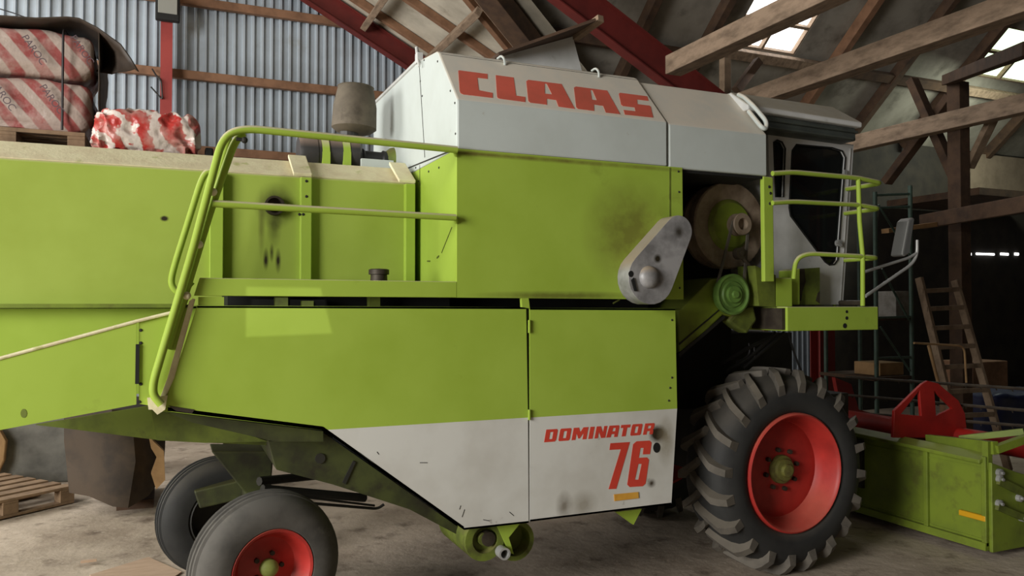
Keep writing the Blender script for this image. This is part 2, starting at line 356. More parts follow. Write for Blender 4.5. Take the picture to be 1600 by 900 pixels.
# barn rafters (run down towards the far wall)
k = BK
for x, mat, lab in ((5.76*k, 'wood_dark', 'dark barn rafter just right of the dark red steel rafter crossing it'), (6.84*k, 'wood_dark', 'dark barn rafter behind the junction of the long tie beam left of the bright skylight'),
               (9.2*k, 'wood_purlin', 'brown barn rafter along the right side of the bright white skylight'), (10.53*k, 'wood_dark', 'dark barn rafter between the two skylights above the cab roof'),
               (11.86*k, 'wood_dark', 'dark barn rafter along the left side of the greenish skylight'), (15.4, 'wood_dark', 'dark barn rafter right of the greenish skylight')):
    y0 = 3; y1 = min(YB, valley(x)-.05)
    timber('roof_rafter', V((x, y0, barn(y0)))-UPB*.1, V((x, y1, barn(y1)))-UPB*.1, .13, .19, mat, lab, UPB)
# barn purlin
for x0, x1, mat, lab in ((7.6, 10.1, 'wood', 'pale timber sill under the bright white skylight'), (10.2, 13.0, 'wood_dark', 'dark purlin between the two skylights at sill height'),
                    (13.1, 16.9, 'wood', 'pale timber sill under the greenish skylight')):
    y = 9.0*k+.06; timber('roof_purlin', V((x0, y, barn(y)))-UPB*.12, V((x1, y, barn(y)))-UPB*.12, .16, .1, mat, lab, UPB)
timber('roof_purlin', V((4.9, 10.0, barn(10.0)-.14)), V((7.4, 10.0, barn(10.0)-.14)), .1, .16, 'wood_dark', 'dark horizontal timber behind the sloping dark red rafter over the white tank')
# tie beams across the barn
def tie(px0, px1, X, mat, w, h, lab, ext=0, far=.6):
    a, c = P(*px0, X=X), P(*px1, X=X); z = (a.z+c.z)/2; y0, y1 = min(a.y, c.y), max(a.y, c.y)
    return timber('tie_beam', (X, -1.5, z), (X, min(YB-.02, y1+far), z), w, h, mat, lab)
tie((1200, 147), (1600, 4), 6.33, 'wood', .2, .2, 'long weathered tie beam running up right from the cab roof to the top right corner', 1.5)
tie((1338, 226), (1600, 160), 9.9, 'wood', .18, .24, 'long weathered tie beam running right from the front edge of the cab roof', 1.5)
tie((1060, 90), (1300, -2), 4.95, 'wood', .2, .2, 'long weathered tie beam passing in front of the bright white skylight', .5, .1)
# strut by the greenish skylight
XC = 9.9
timber('timber_strut', P(1480, 125, X=XC+.1), P(1610, 75, X=XC-2.2), .14, .14, 'wood_dark', 'dark strut crossing in front of the greenish skylight')
XP = XC+.2
pc = P(1502, 600, X=XP); post_top = P(1502, 128, X=XP)
timber('timber_post', (XP, pc.y, 0), (XP, pc.y, post_top.z), .2, .2, 'wood_dark', 'tall dark timber post behind the wooden ladder', up=(0, 1, 0), cat='timber post')
timber('timber_strut', P(1425, 125, X=XC+.42), P(1496, 285, X=XC+.42), .12, .16, 'wood_dark', 'dark diagonal strut left of the tall post falling towards the right', up=(1, 0, 0))
timber('timber_strut', P(1486, 150, X=XC+.6), P(1385, 285, X=XC+.6), .12, .16, 'wood_dark', 'dark diagonal strut left of the tall post rising towards the right', up=(1, 0, 0))
timber('timber_strut', P(1560, 168, X=XC+.38), P(1514, 262, X=XC+.38), .08, .15, 'wood_pale', 'pale lit diagonal strut right of the tall post above the beige board', up=(1, 0, 0))
timber('timber_post', P(1133, 148, Y=8.9), P(1133, 92, Y=8.9), .12, .12, 'wood_pale', 'short upright timber between white hood and tie beam left of the cab', up=(0, 1, 0), cat='timber post')
timber('timber_strut', P(1150, 142, Y=9.3), P(1185, 95, Y=9.3), .12, .12, 'wood_dark', 'short dark diagonal strut behind the cab grab handle', up=(0, 1, 0))
# hall: steel portal rafters, column, timber rafters and purlins
def portal(name, Y, x0, x1, label, zfun, depth=.36, col=True):
    b = MB()
    a, c = V((x0, Y, zfun(x0))), V((x1, Y, zfun(x1))); d = (c-a).normalized(); u = V((-d.z, 0, d.x))
    b.beam(a+u*depth/2, c+u*depth/2, .16, .016, u); b.beam(a-u*depth/2, c-u*depth/2, .16, .016, u); b.beam(a, c, .012, depth-.016, u)
    return tag(b.build(name, 'red_steel'), label, 'steel beam')
def red1(x):
    return hall(x)-.22
def red2(x):
    a, c = P(901, 0, Y=8.0), P(1074, 133, Y=8.0); return a.z+(c.z-a.z)/(c.x-a.x)*(x-a.x)
portal('steel_rafter', 12.66, -.2, 8.0, 'dark red steel rafter sloping down along the top of the corrugated wall', red1, .3)
portal('steel_rafter', 8.0, 3.2, 8.0, 'dark red steel rafter sloping down behind the white tank towards the cab', red2, .36)
def column(Y, X, ztop, label, mat, w=.2):
    b = MB(); b.box(X-w/2, X+w/2, Y-.09, Y-.078, 0, ztop); b.box(X-w/2, X+w/2, Y+.078, Y+.09, 0, ztop); b.box(X-.006, X+.006, Y-.08, Y+.08, 0, ztop)
    b.box(X-w/2-.04, X+w/2+.04, Y-.14, Y+.14, 0, .02)
    return tag(b.build('steel_column', mat), label, 'steel column')
column(8.0, 8.0, red2(8.0)-.25, 'red steel column under the cab platform behind the big front wheel', 'red_post', .26)
xp = P(260, 100, Y=12.6).x
column(12.62, xp, 6.9, 'faded red steel post against the corrugated wall under the floodlight', 'red_post', .16)
UH = V((HM, 0, 1)).normalized()
def hz(x, y): return V((x, y, hall(x)))
for y, lab in ((12.15, 'brown timber rafter next to the dark red rafter at the corrugated wall'), (11.1, 'brown timber rafter under the roof left of the valley timbers')):
    timber('roof_rafter', hz(-5, y)-UH*.07, hz(min(9, (y-valley(0))/(HM/.857)-.1), y)-UH*.07, .09, .12, 'wood_purlin', lab, UH)
timber('roof_purlin', hz(3.92, 9.95)-UH*.19, hz(3.92, 12.6)-UH*.19, .1, .12, 'wood', 'brown purlin rising right above the rear corner of the white tank', UH)
timber('roof_purlin', hz(2.95, 9.4)-UH*.19, hz(2.95, 12.6)-UH*.19, .1, .12, 'wood', 'short brown purlin beside the dark red rafter at the top edge', UH)
def vl(x, off): return V((x, valley(x)+off, hall(x)))
timber('valley_rafter', vl(2, .35)-V((0, 0, .1)), vl(7.0, .35)-V((0, 0, .1)), .09, .12, 'wood_purlin', 'narrow brown valley rafter, leftmost of the valley timbers above the raised flap')
timber('valley_rafter', vl(2, .05)-V((0, 0, .1)), vl(7.0, .05)-V((0, 0, .1)), .11, .16, 'wood', 'pale brown valley rafter in the middle of the valley timbers above the raised flap')
timber('valley_rafter', vl(2, -.3)-V((0, 0, .2)), vl(7.0, -.3)-V((0, 0, .2)), .3, .26, 'wood_dark', 'thick dark valley beam, rightmost of the valley timbers above the raised flap')
# girts along the corrugated wall
for (pa, mat, lab) in (((400, 16), 'wood_purlin', 'uppermost brown timber rail along the corrugated wall'), ((400, 128), 'wood_purlin', 'middle brown timber rail along the corrugated wall'),
                  ((400, 241), 'wood_purlin', 'lowest brown timber rail along the corrugated wall just above the green machine')):
    z = P(*pa, Y=12.8).z
    timber('wall_rail', (-6.4, 12.83, z), (min(12, (HZ-z)/HM-.25), 12.83, z), .1, .13, mat, lab, cat='wall rail')
# barn walls
b = MB(); b.box(11.2, 17, YB, YB+.1, 0, barn(YB)); tag(b.build('wall_far', 'wall_shade'), kind='structure')
b = MB(); b.box(16.9, 17, 3, YB, 0, 8); tag(b.build('wall_right', 'wall_shade'), kind='structure')
pa, pb = P(1508, 238, Y=YB-.1), P(1640, 305, Y=YB-.1)
b = MB(); b.box(pa.x, pb.x+1, YB-.12, YB-.09, pb.z, pa.z); tag(b.build('wall_panel', 'wall_beige'), kind='structure')
# floodlight on the red post
fl = thing('floodlight', (xp, 12.4, 6.3), 'grey floodlight in a black housing on top of the faded red post', 'floodlight')
q0, q1 = P(243, -14, Y=12.42), P(281, 35, Y=12.42)
MB().box(q0.x, q1.x, 12.38, 12.5, q1.z, q0.z).build('housing', 'black', fl, bevel=.02)
a0, a1 = P(247, -10, Y=12.37), P(277, 23, Y=12.37)
MB().box(a0.x, a1.x, 12.365, 12.385, a1.z, a0.z).build('lens', 'lamp_grey', fl, bevel=.006)
MB().beam((xp, 12.5, 6.35), (xp, 12.56, 6.35), .1, .1).build('bracket', 'black', fl)
# cables
b = MB(); b.tube([P(-20, 8, Y=12.5), P(20, 20, Y=12.5), P(56, 33, Y=12.5), P(80, 46, Y=12.55)], .008, 6); tag(b.build('cable', 'cable'), 'thin dark cable hanging across the wall above the striped bales', 'cable')
b = MB(); b.tube(fillet([P(238, 108, Y=12.7), P(244, 118, Y=12.55), P(252, 126, Y=12.5), P(254, 156, Y=12.5), P(236, 136, Y=12.6)], .05), .012, 6); tag(b.build('cable', 'cable'), 'looped cable beside the faded red post at the middle wall rail', 'cable')

# ------------------------------------------------------------------ the combine
ROOT = thing('combine_harvester', (2.4, 5.6, 0), 'lime green and white combine harvester with red wheels parked in the barn', 'combine harvester')
YS = 4.5
EACH = {'upright_rib', 'shoulder_rib', 'panel_bracket', 'panel_hinge', 'scratch_mark', 'steering_rod', 'hydraulic_hose', 'window_seal', 'drive_belt',
        'wheel_bolt', 'rivet', 'bolt_hole', 'door_hinge', 'ladder_joint', 'paint_chip', 'guard_slot', 'fold_line', 'platform_rail'}
def part(b, name, mat, parent=None, label=None, **k):
    if name in EACH: return b.build_each(name, mat, parent or ROOT, **k)[0]
    o = b.build(name, mat, parent or ROOT, **k)
    if label: o['label'] = label
    return o
def rivets(px, Y, r=.007, parent=None, name='rivet', mat='dark'):
    b = MB()
    for x, y in px: b.lathe([(0, r), (-.004, r*.7), (-.005, .0005)], P(x, y, Y=Y), (0, 1, 0), 8)
    return part(b, name, mat, parent)
# --- lower side panels
sk = MB()
sk.plate([(308, 478), (822, 480), (825, 652.5), (505, 672), (246, 641), (262, 618)], YS, .02, m=0)
sk.plate([(505, 672), (825, 652.5), (826, 817), (725, 828)], YS, .02, m=1)
def lip(b, p0, p1, Y, d=.07, t=.012, m=0):
    a, c = P(*p0, Y=Y), P(*p1, Y=Y); b.prism([a, c, c+V((0, 0, t)), a+V((0, 0, t))], (0, d, 0), m=m)
lip(sk, (308, 481), (822, 483), YS, m=0); lip(sk, (262, 642), (505, 672), YS, .1, .02); lip(sk, (505, 672), (725, 828), YS, .1, .02); lip(sk, (725, 828), (826, 817), YS, .05, m=1)
skirt = part(sk, 'rear_side_panel', ['green', 'white_scuffed'], label='long green side panel with a white lower corner')
for (pts) in ([(530, 667), (715, 822)],):
    pass
b = MB()
for (x0, y0, x1, y1) in ((561, 707, 584, 724), (656, 723, 668, 723), (589, 706, 592, 710), (722, 808, 726, 796), (755, 812, 765, 814), (796, 800, 803, 806), (720, 790, 718, 796)):
    b.beam(P(x0, y0, Y=YS-.0008), P(x1, y1, Y=YS-.0008), 0.001, .004, up=(0, 0, 1) if abs(x1-x0) > abs(y1-y0) else (1, 0, 0))
part(b, 'scratch_mark', 'dark', skirt)
ft = MB()
ft.plate([(828, 481), (1055, 482), (1058, 638.5), (828, 652.5)], YS, .02, m=0)
ft.plate([(828, 652.5), (1058, 638.5), (1049, 788), (828, 815)], YS, .02, m=1)
lip(ft, (828, 484), (1055, 485), YS, m=0); lip(ft, (828, 815), (1049, 788), YS, m=1)
door = part(ft, 'front_side_panel', ['green', 'white_scuffed'], label='green over white side panel carrying the red model lettering')
b = MB(); b.box(P(825, 470, Y=YS+.02).x-.012, P(825, 470, Y=YS+.02).x+.012, YS+.02, YS+.05, .68, 2.02); part(b, 'panel_seam', 'dark')
b = MB(); b.plate([(815, 466), (826, 466), (828, 482), (816, 480)], YS-.002, .03); b.tube([P(827, 500, Y=4.49), P(827, 520, Y=4.49)], .008, 6); b.tube([P(827, 640, Y=4.49), P(827, 656, Y=4.49)], .008, 6); part(b, 'panel_hinge', 'green')
rivets([(1047, 606), (1045, 626), (1050, 500), (1050, 590)], YS, .008, door)
# lettering on the front side panel
def q2(cx, cy): return (840+cx/5.627, 640+cy/5.627)
def lettermap(x0, x1, u, v):
    x = x0+(x1-x0)*u; by = 288-(x-55)*.0753; ty = by-(112-(x-55)*.014)
    return q2(x+20*v, by+v*(ty-by))
GLY = {
 'D': ([(0, 0), (0, 1), (.9, 1), (1, .9), (1, .12), (.9, 0)], [[(.38, .22), (.38, .78), (.64, .78), (.64, .22)]]),
 'O': ([(0, .1), (0, .9), (.08, 1), (.92, 1), (1, .9), (1, .1), (.92, 0), (.08, 0)], [[(.36, .22), (.36, .78), (.64, .78), (.64, .22)]]),
 'M': ([(0, 0), (0, 1), (.36, 1), (.5, .62), (.66, 1), (1, 1), (1, 0), (.74, 0), (.74, .55), (.54, .1), (.44, .1), (.26, .55), (.26, 0)], []),
 'I': ([(0, 0), (0, 1), (1, 1), (1, 0)], []),
 'N': ([(0, 0), (0, 1), (.4, 1), (.7, .45), (.7, 1), (1, 1), (1, 0), (.62, 0), (.3, .55), (.3, 0)], []),
 'A': ([(-.1, 0), (0, 1), (.9, 1), (1, .9), (1, 0), (.66, 0), (.66, .26), (.36, .26), (.32, 0)], [[(.38, .5), (.42, .78), (.66, .78), (.66, .5)]]),
 'T': ([(.28, 0), (.28, .74), (0, .74), (0, 1), (1, 1), (1, .74), (.7, .74), (.7, 0)], []),
 'R': ([(0, 0), (0, 1), (.9, 1), (1, .9), (1, .5), (.9, .42), (1, .3), (1, 0), (.66, 0), (.66, .3), (.36, .3), (.36, 0)], [[(.36, .54), (.36, .78), (.66, .78), (.66, .54)]]),
}
spans = [('D', 57, 160), ('O', 181, 280), ('M', 298, 428), ('I', 445, 482), ('N', 500, 594), ('A', 612, 702), ('T', 716, 798), ('O', 813, 905), ('R', 926, 1012)]
YL = YS-.0015
b = MB()
for g, x0, x1 in spans:
    o, hs = GLY[g]; b.plate([lettermap(x0, x1, *p) for p in o], YL, .0012, [[lettermap(x0, x1, *p) for p in h] for h in hs])
part(b, 'model_name_lettering', 'letters', door, 'red slanted capitals reading DOMINATOR')
b = MB()
b.plate([q2(*p) for p in ((640, 296), (812, 285), (692, 697), (624, 700), (732, 349), (632, 355))], YL, .0012)
b.plate([q2(*p) for p in ((870, 279), (985, 272), (1003, 290), (988, 392), (925, 394), (932, 337), (905, 337), (890, 424), (962, 420), (980, 440), (950, 650), (925, 674), (810, 681), (788, 660), (840, 305))], YL, .0012, [[q2(*p) for p in ((886, 478), (915, 477), (886, 616), (856, 616))]])
part(b, 'model_number_lettering', 'letters', door, 'tall red numerals reading 76')
b = MB(); b.plate([q2(*p) for p in ((672, 746), (888, 724), (892, 780), (676, 806))], YL-.004, .0045); part(b, 'reflector', 'orange', door, 'amber reflector strip', bevel=.002)
b = MB(); b.plate(circ(*q2(1048, 335), 5.6, 8), YL, .0012); part(b, 'rust_hole', 'black', door)
# --- upper green side and white tank side
up = MB(); up.plate([(714, 232), (1066, 262), (1068, 468), (714, 465)], YS, .03)
upper = part(up, 'upper_side_panel', 'green_side', label='upper green side panel with an oily stain')
rivets([(1060, 268), (1061, 300), (1062, 470-20)], YS, .008, upper)
b = MB(); b.plate([(1046, 262), (1048, 262), (1048, 345), (1046, 345)], YS-.002, .004); part(b, 'panel_fold', 'green_dark', upper)
XE = P(714, 232, Y=YS).x; YSL = 4.89; YR = 6.65
zt = 3.66; zs = P(714, 160, Y=YS).z
p_a = P(714, 160, Y=YS); p_b = P(1043, 193, Y=YS); p_c = P(1197, 214, Y=YS)
X1 = P(1045, 230, Y=YS).x; X2 = P(1199, 240, Y=YS).x; zb = P(714, 232, Y=YS).z; zsl = 3.245
tk = MB()
tk.prism([(XE, YS, zb), (XE, YSL, zt), (XE, YSL, zt)][:0] or [(XE, YS, zb), (XE, YS, zsl), (XE, YSL-.02, zt-.02), (XE, YSL+.02, zt), (XE, 5.3, zt+.05), (XE, YR, zt+.05), (XE, YR, zb)], (X1-XE-.01, 0, 0))
tank = part(tk, 'grain_tank', 'white', bevel=.012, label='white grain tank with dusty sloped shoulder')
f2 = MB()
zfb = P(1199, 272, Y=YS).z
f2.prism([(X1+.004, YS+.006, zb-.01), (X1+.004, YS+.006, zsl-.01), (X1+.004, YSL-.02, zt-.045), (X1+.004, YSL+.02, zt-.03), (X1+.004, YR, zt-.03), (X1+.004, YR, zb-.01)], (X2-X1, 0, 0))
front_hood = part(f2, 'engine_cover', 'white', bevel=.012, label='dusty white engine cover ahead of the grain tank')
# seams, rivets on tank end
b = MB()
s0, s1 = P(655, 98, X=XE), P(664, 246, X=XE); b.beam(s0, s1, .004, .008, up=(0, 1, 0))
b.beam(P(714, 232, X=XE)-V((.003, 0, 0)), P(630, 266, X=XE)-V((.003, 0, 0)), .004, .008)
part(b, 'tank_seam', 'dark', tank)
b = MB()
for x, y in ((684, 96), (704, 142), (711, 161), (712, 209), (660, 150), (657, 127), (663, 94)): b.lathe([(0, .008), (-.004, .006), (-.005, .0005)], P(x, y, X=XE), (1, 0, 0), 8)
part(b, 'rivet', 'dark', tank)
b = MB(); b.tube([P(655, 100, X=XE-.01), P(652, 88, X=XE-.01), P(651, 74, X=XE-.01)], .012, 8); b.box(XE-.02, XE+.02, 5.27, 5.33, 3.69, 3.76); b.tube([P(655, 104, X=XE-.03), P(653, 92, X=XE-.03)], .008, 6); part(b, 'latch', 'cab_white', tank)
b = MB(); b.tube([(XE, 5.32, zt+.055), (XE, YR, zt+.055)], .014, 8); part(b, 'edge_roll', 'cab_white', tank)
# roof edge fold line and small handles on the tank
b = MB(); b.beam((XE+.02, YSL-.03, zt-.032), (X1-.02, YSL-.03, zt-.032), .003, .005); b.beam((X1+.03, YSL-.03, zt-.064), (X2-.02, YSL-.03, zt-.064), .003, .005); part(b, 'fold_line', 'dark', tank)
def onslope(x, y, lift=.002):
    a, n = V((0, YS, zsl)), V((0, -(zt-zsl), YSL-YS)).normalized()
    r = ray(x, y); t = (a-CAM).dot(n)/r.dot(n); return CAM+r*t+n*lift
SN = V((0, -(zt-zsl), YSL-YS)).normalized()
def q1(cx, cy): return (700+cx/4.706, 90+cy/4.706)
LET = [
 ([(75, 98), (82, 95), (290, 122), (290, 158), (215, 149), (226, 241), (328, 261), (328, 297), (112, 272), (92, 262), (85, 245)], []),
 ([(350, 130), (482, 148), (500, 281), (568, 291), (568, 328), (380, 303), (366, 298), (360, 285)], []),
 ([(575, 175), (590, 165), (835, 196), (932, 378), (812, 361), (795, 313), (725, 303), (727, 347), (605, 332), (590, 320)], [[(710, 192), (726, 194), (764, 272), (712, 266)]]),
 ([(925, 222), (940, 214), (1170, 244), (1266, 417), (1160, 405), (1140, 356), (1072, 346), (1074, 393), (955, 378), (942, 366)], [[(1046, 240), (1062, 242), (1094, 315), (1058, 311)]]),
 ([(1255, 268), (1265, 260), (1465, 286), (1474, 319), (1388, 309), (1393, 344), (1480, 354), (1490, 362), (1508, 442), (1300, 420), (1290, 386), (1378, 396), (1371, 367), (1285, 357), (1272, 346)], []),
]
b = MB()
for o, hs in LET: b.prism([onslope(*q1(*p)) for p in o], -SN*.0015, [[onslope(*q1(*p)) for p in h] for h in hs])
part(b, 'maker_lettering', 'letters_dusty', tank, 'faded red block capitals reading CLAAS')
for px in ((783, 95), (930, 114)):
    b = MB(); b.tube(fillet([onslope(px[0]-6, px[1]-3, .0), onslope(px[0]-2, px[1]-2, .03), onslope(px[0]+3, px[1]+3, .03), onslope(px[0]+6, px[1]+7, .0)], .02), .008, 6); part(b, 'lifting_loop', 'white', tank)
# raised flap on the tank roof
fl = MB()
fp = PP([(776, 90), (895, 57), (913, 113), (850, 103)], Y=5.25); fl.prism([fp[0], fp[1], fp[2]-V((0, 0, .06)), V((fp[0].x, 5.25, 3.69))], (0, .03, 0), m=0)
a, c = P(772, 92, Y=5.25), P(899, 54, Y=5.25); d = (c-a).normalized(); u = V((-d.z, 0, d.x))
fl.prism([a+V((0, -.1, 0)), c+V((0, -.32, 0)), c+V((0, .9, 0)), a+V((0, .9, 0))], u*.02, m=1)
flap = part(fl, 'roof_flap', ['cab_white', 'wood_dark'], tank, 'raised grey flap on the tank roof')
b = MB(); b.beam(c+V((.0, .0, -.02)), c+V((.05, -.3, .03)), .05, .05); part(b, 'flap_stay', 'wood_pale', tank)
# --- green end face below the tank, and body interior
b = MB(); b.prism([(XE+.001, YS+.031, 2.05), (XE+.001, YS+.031, zb-.002), (XE+.001, YR, zb-.002), (XE+.001, YR, 2.05)], (.02, 0, 0)); endp = part(b, 'end_panel', 'green')
b = MB()
for x, y in ((636, 268), (650, 262), (654, 283), (670, 268), (686, 262)): b.lathe([(0, .008), (-.004, .006), (-.005, .0005)], P(x, y, X=XE), (1, 0, 0), 8)
b.beam(P(656, 258, X=XE), P(656, 290, X=XE), .003, .006, up=(0, 1, 0))
part(b, 'rivet', 'dark', endp)
b = MB(); b.tube([P(690, 395, X=XE-.001), P(706, 355, X=XE-.001)], .003, 4); b.tube([P(668, 408, X=XE-.001), P(672, 408, X=XE-.001)], .006, 4); b.tube([P(683, 403, X=XE-.001), P(686, 400, X=XE-.001)], .006, 4); part(b, 'scratch_mark', 'green_dark', endp)
b = MB(); b.box(XE+.03, 3.22, 4.9, YR, .75, zb-.01); b.box(3.22, 4.3, 5.3, YR, 1.15, zb-.02); b.box(-.0, XE+.03, 5.4, YR, 1.6, 2.1); b.box(.3, XE+.03, 4.72, 5.25, 1.5, 2.1); b.box(3.22, X2-.02, 4.53, 5.3, zb-.03, zb-.013); part(b, 'body_shade_fill', 'black')  # body boxes in flat black; shade of recess, soffit and slot painted in
# dark slot between upper and lower panels: brackets in front of the painted shade
b = MB()
for x0, x1, y0 in ((430, 450, 464), (472, 490, 470), (577, 594, 464)): b.plate([(x0, y0), (x1, y0), (x1, 480), (x0, 480)], YS+.1, .06)
b.tube([P(958, 474, Y=4.56), P(968, 468, Y=4.56)], .006, 6)
part(b, 'panel_bracket', 'green_dark')
b = MB(); b.plate([(310, 464), (350, 464), (350, 478), (310, 477)], YS+.01, .06); part(b, 'sill_bracket', 'green')
# --- walkway
zw = P(714, 440, Y=YS).z
b = MB(); b.plate([(312, 434), (714, 440), (714, 465), (303, 462)], YS, .03); sill = part(b, 'walkway_sill', 'green', bevel=.004)
b = MB(); b.box(P(320, 440, Y=YS).x, XE, YS+.03, 5.28, zw-.03, zw); part(b, 'walkway_floor', 'green_dark')
b = MB(); b.lathe([(0, .055), (.09, .05), (.092, .062), (.12, .062), (.125, .05), (.128, .001)], P(592, 437, Y=4.7)-V((0, 0, .06)), (0, 0, 1), 20); part(b, 'filler_cap', 'iron', smooth=40, label='brown filler cap standing on the walkway')
# --- straw hood
YH = 5.28; XH0 = -2.6; zh = 2.834; zh2 = 2.966; zhb = 1.985
hd = MB()
xr = P(640, 350, Y=YH).x
hd.prism([(XH0, YH, zhb), (XH0, YH, zh), (XH0, 5.5, zh2), (XH0, YR, zh2), (XH0, YR, zhb)], (xr-XH0+.04, 0, 0))
hood = part(hd, 'straw_hood', 'green_hood', bevel=.01, label='long green straw hood with a sooty outlet')
b = MB(); n = V((0, -.132, .22)).normalized()*.006
e0, e1 = V((XH0+.01, YH+.004, zh+.002)), V((xr+.03, YH+.004, zh+.002)); g0, g1 = V((XH0+.01, 5.5, zh2)), V((xr+.03, 5.5, zh2))
b.prism([e0+n*.2, e1+n*.2, g1+n*.2, g0+n*.2], n); part(b, 'dust_layer', 'dusty', hood, 'pale chaff dust on the hood shoulder')
rb = MB()
for x0, x1 in ((328, 349), (470, 487), (634, 649)):
    a, c = P(x0, 350, Y=YH-.05).x, P(x1, 350, Y=YH-.05).x; rb.box(a, c, YH-.05, YH+.01, zw+.0, zh-.005)
rib_o = part(rb, 'upright_rib', 'green', hood, bevel=.004)
b = MB()
for x0, x1 in ((450, 487), (615, 649)):
    a, c = P(x0+8, 350, Y=YH-.05).x, P(x1, 350, Y=YH-.05).x
    b.prism([(a, YH-.05, zh-.004), (c, YH-.05, zh-.004), (c, 5.5, zh2+.03), (a, 5.5, zh2+.03)], (0, -.01, .02))
part(b, 'shoulder_rib', 'dusty', hood, bevel=.004)
rivets([(479, 283), (479, 307), (468, 335), (474, 335)], YH-.05, .01, hood)
b = MB(); b.box(XH0, P(268, 480, Y=YH-.04).x, YH-.05, YH+.02, zhb-.008, zhb+.016)
part(b, 'bottom_flange', 'green_header', hood)
b = MB(); o_ = P(428, 322, Y=YH); b.lathe([(.01, .062), (-.05, .062), (-.05, .048), (.0, .046)], o_, (0, 1, 0), 20); b.lathe([(-.004, .046), (-.005, .001)], o_, (0, 1, 0), 20); part(b, 'outlet_pipe', 'iron', hood, 'sooty round outlet')
# lower hood body and rear wings
b = MB(); b.box(XH0, .35, 5.34, YR, 1.45, zhb-.012); part(b, 'lower_hood', 'green')
wg = MB(); wg.plate([(-210, 610), (0, 560), (213, 503), (213, 632), (0, 672), (-210, 712)], YS-.005, .02); wing = part(wg, 'chaff_wing', 'green', label='tapered green wing panel at the rear')
b = MB(); b.tube(PP([(-210, 610), (0, 560), (213, 502), (266, 489)], Y=YS-.005), .009, 8); part(b, 'wing_rim', 'dusty', wing)  # pale rim carries the bright edge highlight in its colour
wg = MB(); wg.plate([(217, 501), (268, 488), (300, 478), (262, 640), (236, 634), (217, 631)], YS+.004, .02); wing2 = part(wg, 'wing_gusset', 'green')
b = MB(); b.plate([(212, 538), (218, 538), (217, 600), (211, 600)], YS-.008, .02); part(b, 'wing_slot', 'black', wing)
rivets([(220, 516), (220, 536), (220, 600), (218, 628)], YS+.004, .009, wing2)
b = MB(); b.plate(circ(37, 646, 5, 7), YS-.0065, .001); part(b, 'scuff', 'green_dark', wing)
# under-hood sheets seen below the panels
un = MB(); un.plate([(55, 664), (235, 634), (520, 664), (520, 700), (330, 692), (250, 688), (100, 669)], 5.0, .03); un.plate([(236, 640), (330, 660), (420, 690), (320, 692), (245, 688)], 4.85, .02)
part(un, 'under_pan', 'green_dark')
b = MB(); b.plate([(263, 634), (304, 640), (300, 646), (275, 642)], YS-.004, .05); part(b, 'step_bracket', 'iron')
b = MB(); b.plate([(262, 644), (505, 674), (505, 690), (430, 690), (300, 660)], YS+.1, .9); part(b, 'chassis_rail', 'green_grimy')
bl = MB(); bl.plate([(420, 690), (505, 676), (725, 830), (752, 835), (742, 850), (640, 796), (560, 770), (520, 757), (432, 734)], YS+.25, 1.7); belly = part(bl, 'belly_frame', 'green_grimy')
b = MB(); b.plate([(535, 754), (552, 720), (556, 722), (540, 757)], YS+.24, .03); b.lathe([(0, .03), (-.01, .03)], P(500, 716, Y=YS+.25), (0, 1, 0), 12); part(b, 'frame_gusset', 'dark', belly)
# --- rear axle
ax = MB(); ax.plate([(330, 705), (428, 705), (424, 755), (398, 782), (378, 765)], 5.45, .3); ax.plate([(396, 770), (420, 755), (422, 800), (398, 800)], 5.5, .2)
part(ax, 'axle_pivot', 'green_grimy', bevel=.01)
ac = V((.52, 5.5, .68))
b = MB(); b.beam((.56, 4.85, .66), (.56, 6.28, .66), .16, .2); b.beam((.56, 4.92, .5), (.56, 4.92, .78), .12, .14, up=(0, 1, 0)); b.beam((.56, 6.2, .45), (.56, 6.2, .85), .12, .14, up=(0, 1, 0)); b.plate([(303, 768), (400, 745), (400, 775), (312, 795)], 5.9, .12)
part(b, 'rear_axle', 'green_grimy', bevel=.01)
b = MB()
b.tube([P(405, 752, Y=5.1), P(505, 742, Y=5.4)], .028, 8); b.tube([P(410, 764, Y=5.0), P(570, 778, Y=5.3)], .028, 8)
b.tube(fillet([P(470, 785, Y=5.0), P(590, 795, Y=5.2), P(600, 788, Y=5.2)], .04), .01, 6); b.tube([P(470, 776, Y=5.0), P(585, 790, Y=5.2)], .008, 6)
part(b, 'steering_rod', 'dark')
def turn(c, deg): return Matrix.Translation(c) @ Matrix.Rotation(math.radians(deg), 4, 'Z')
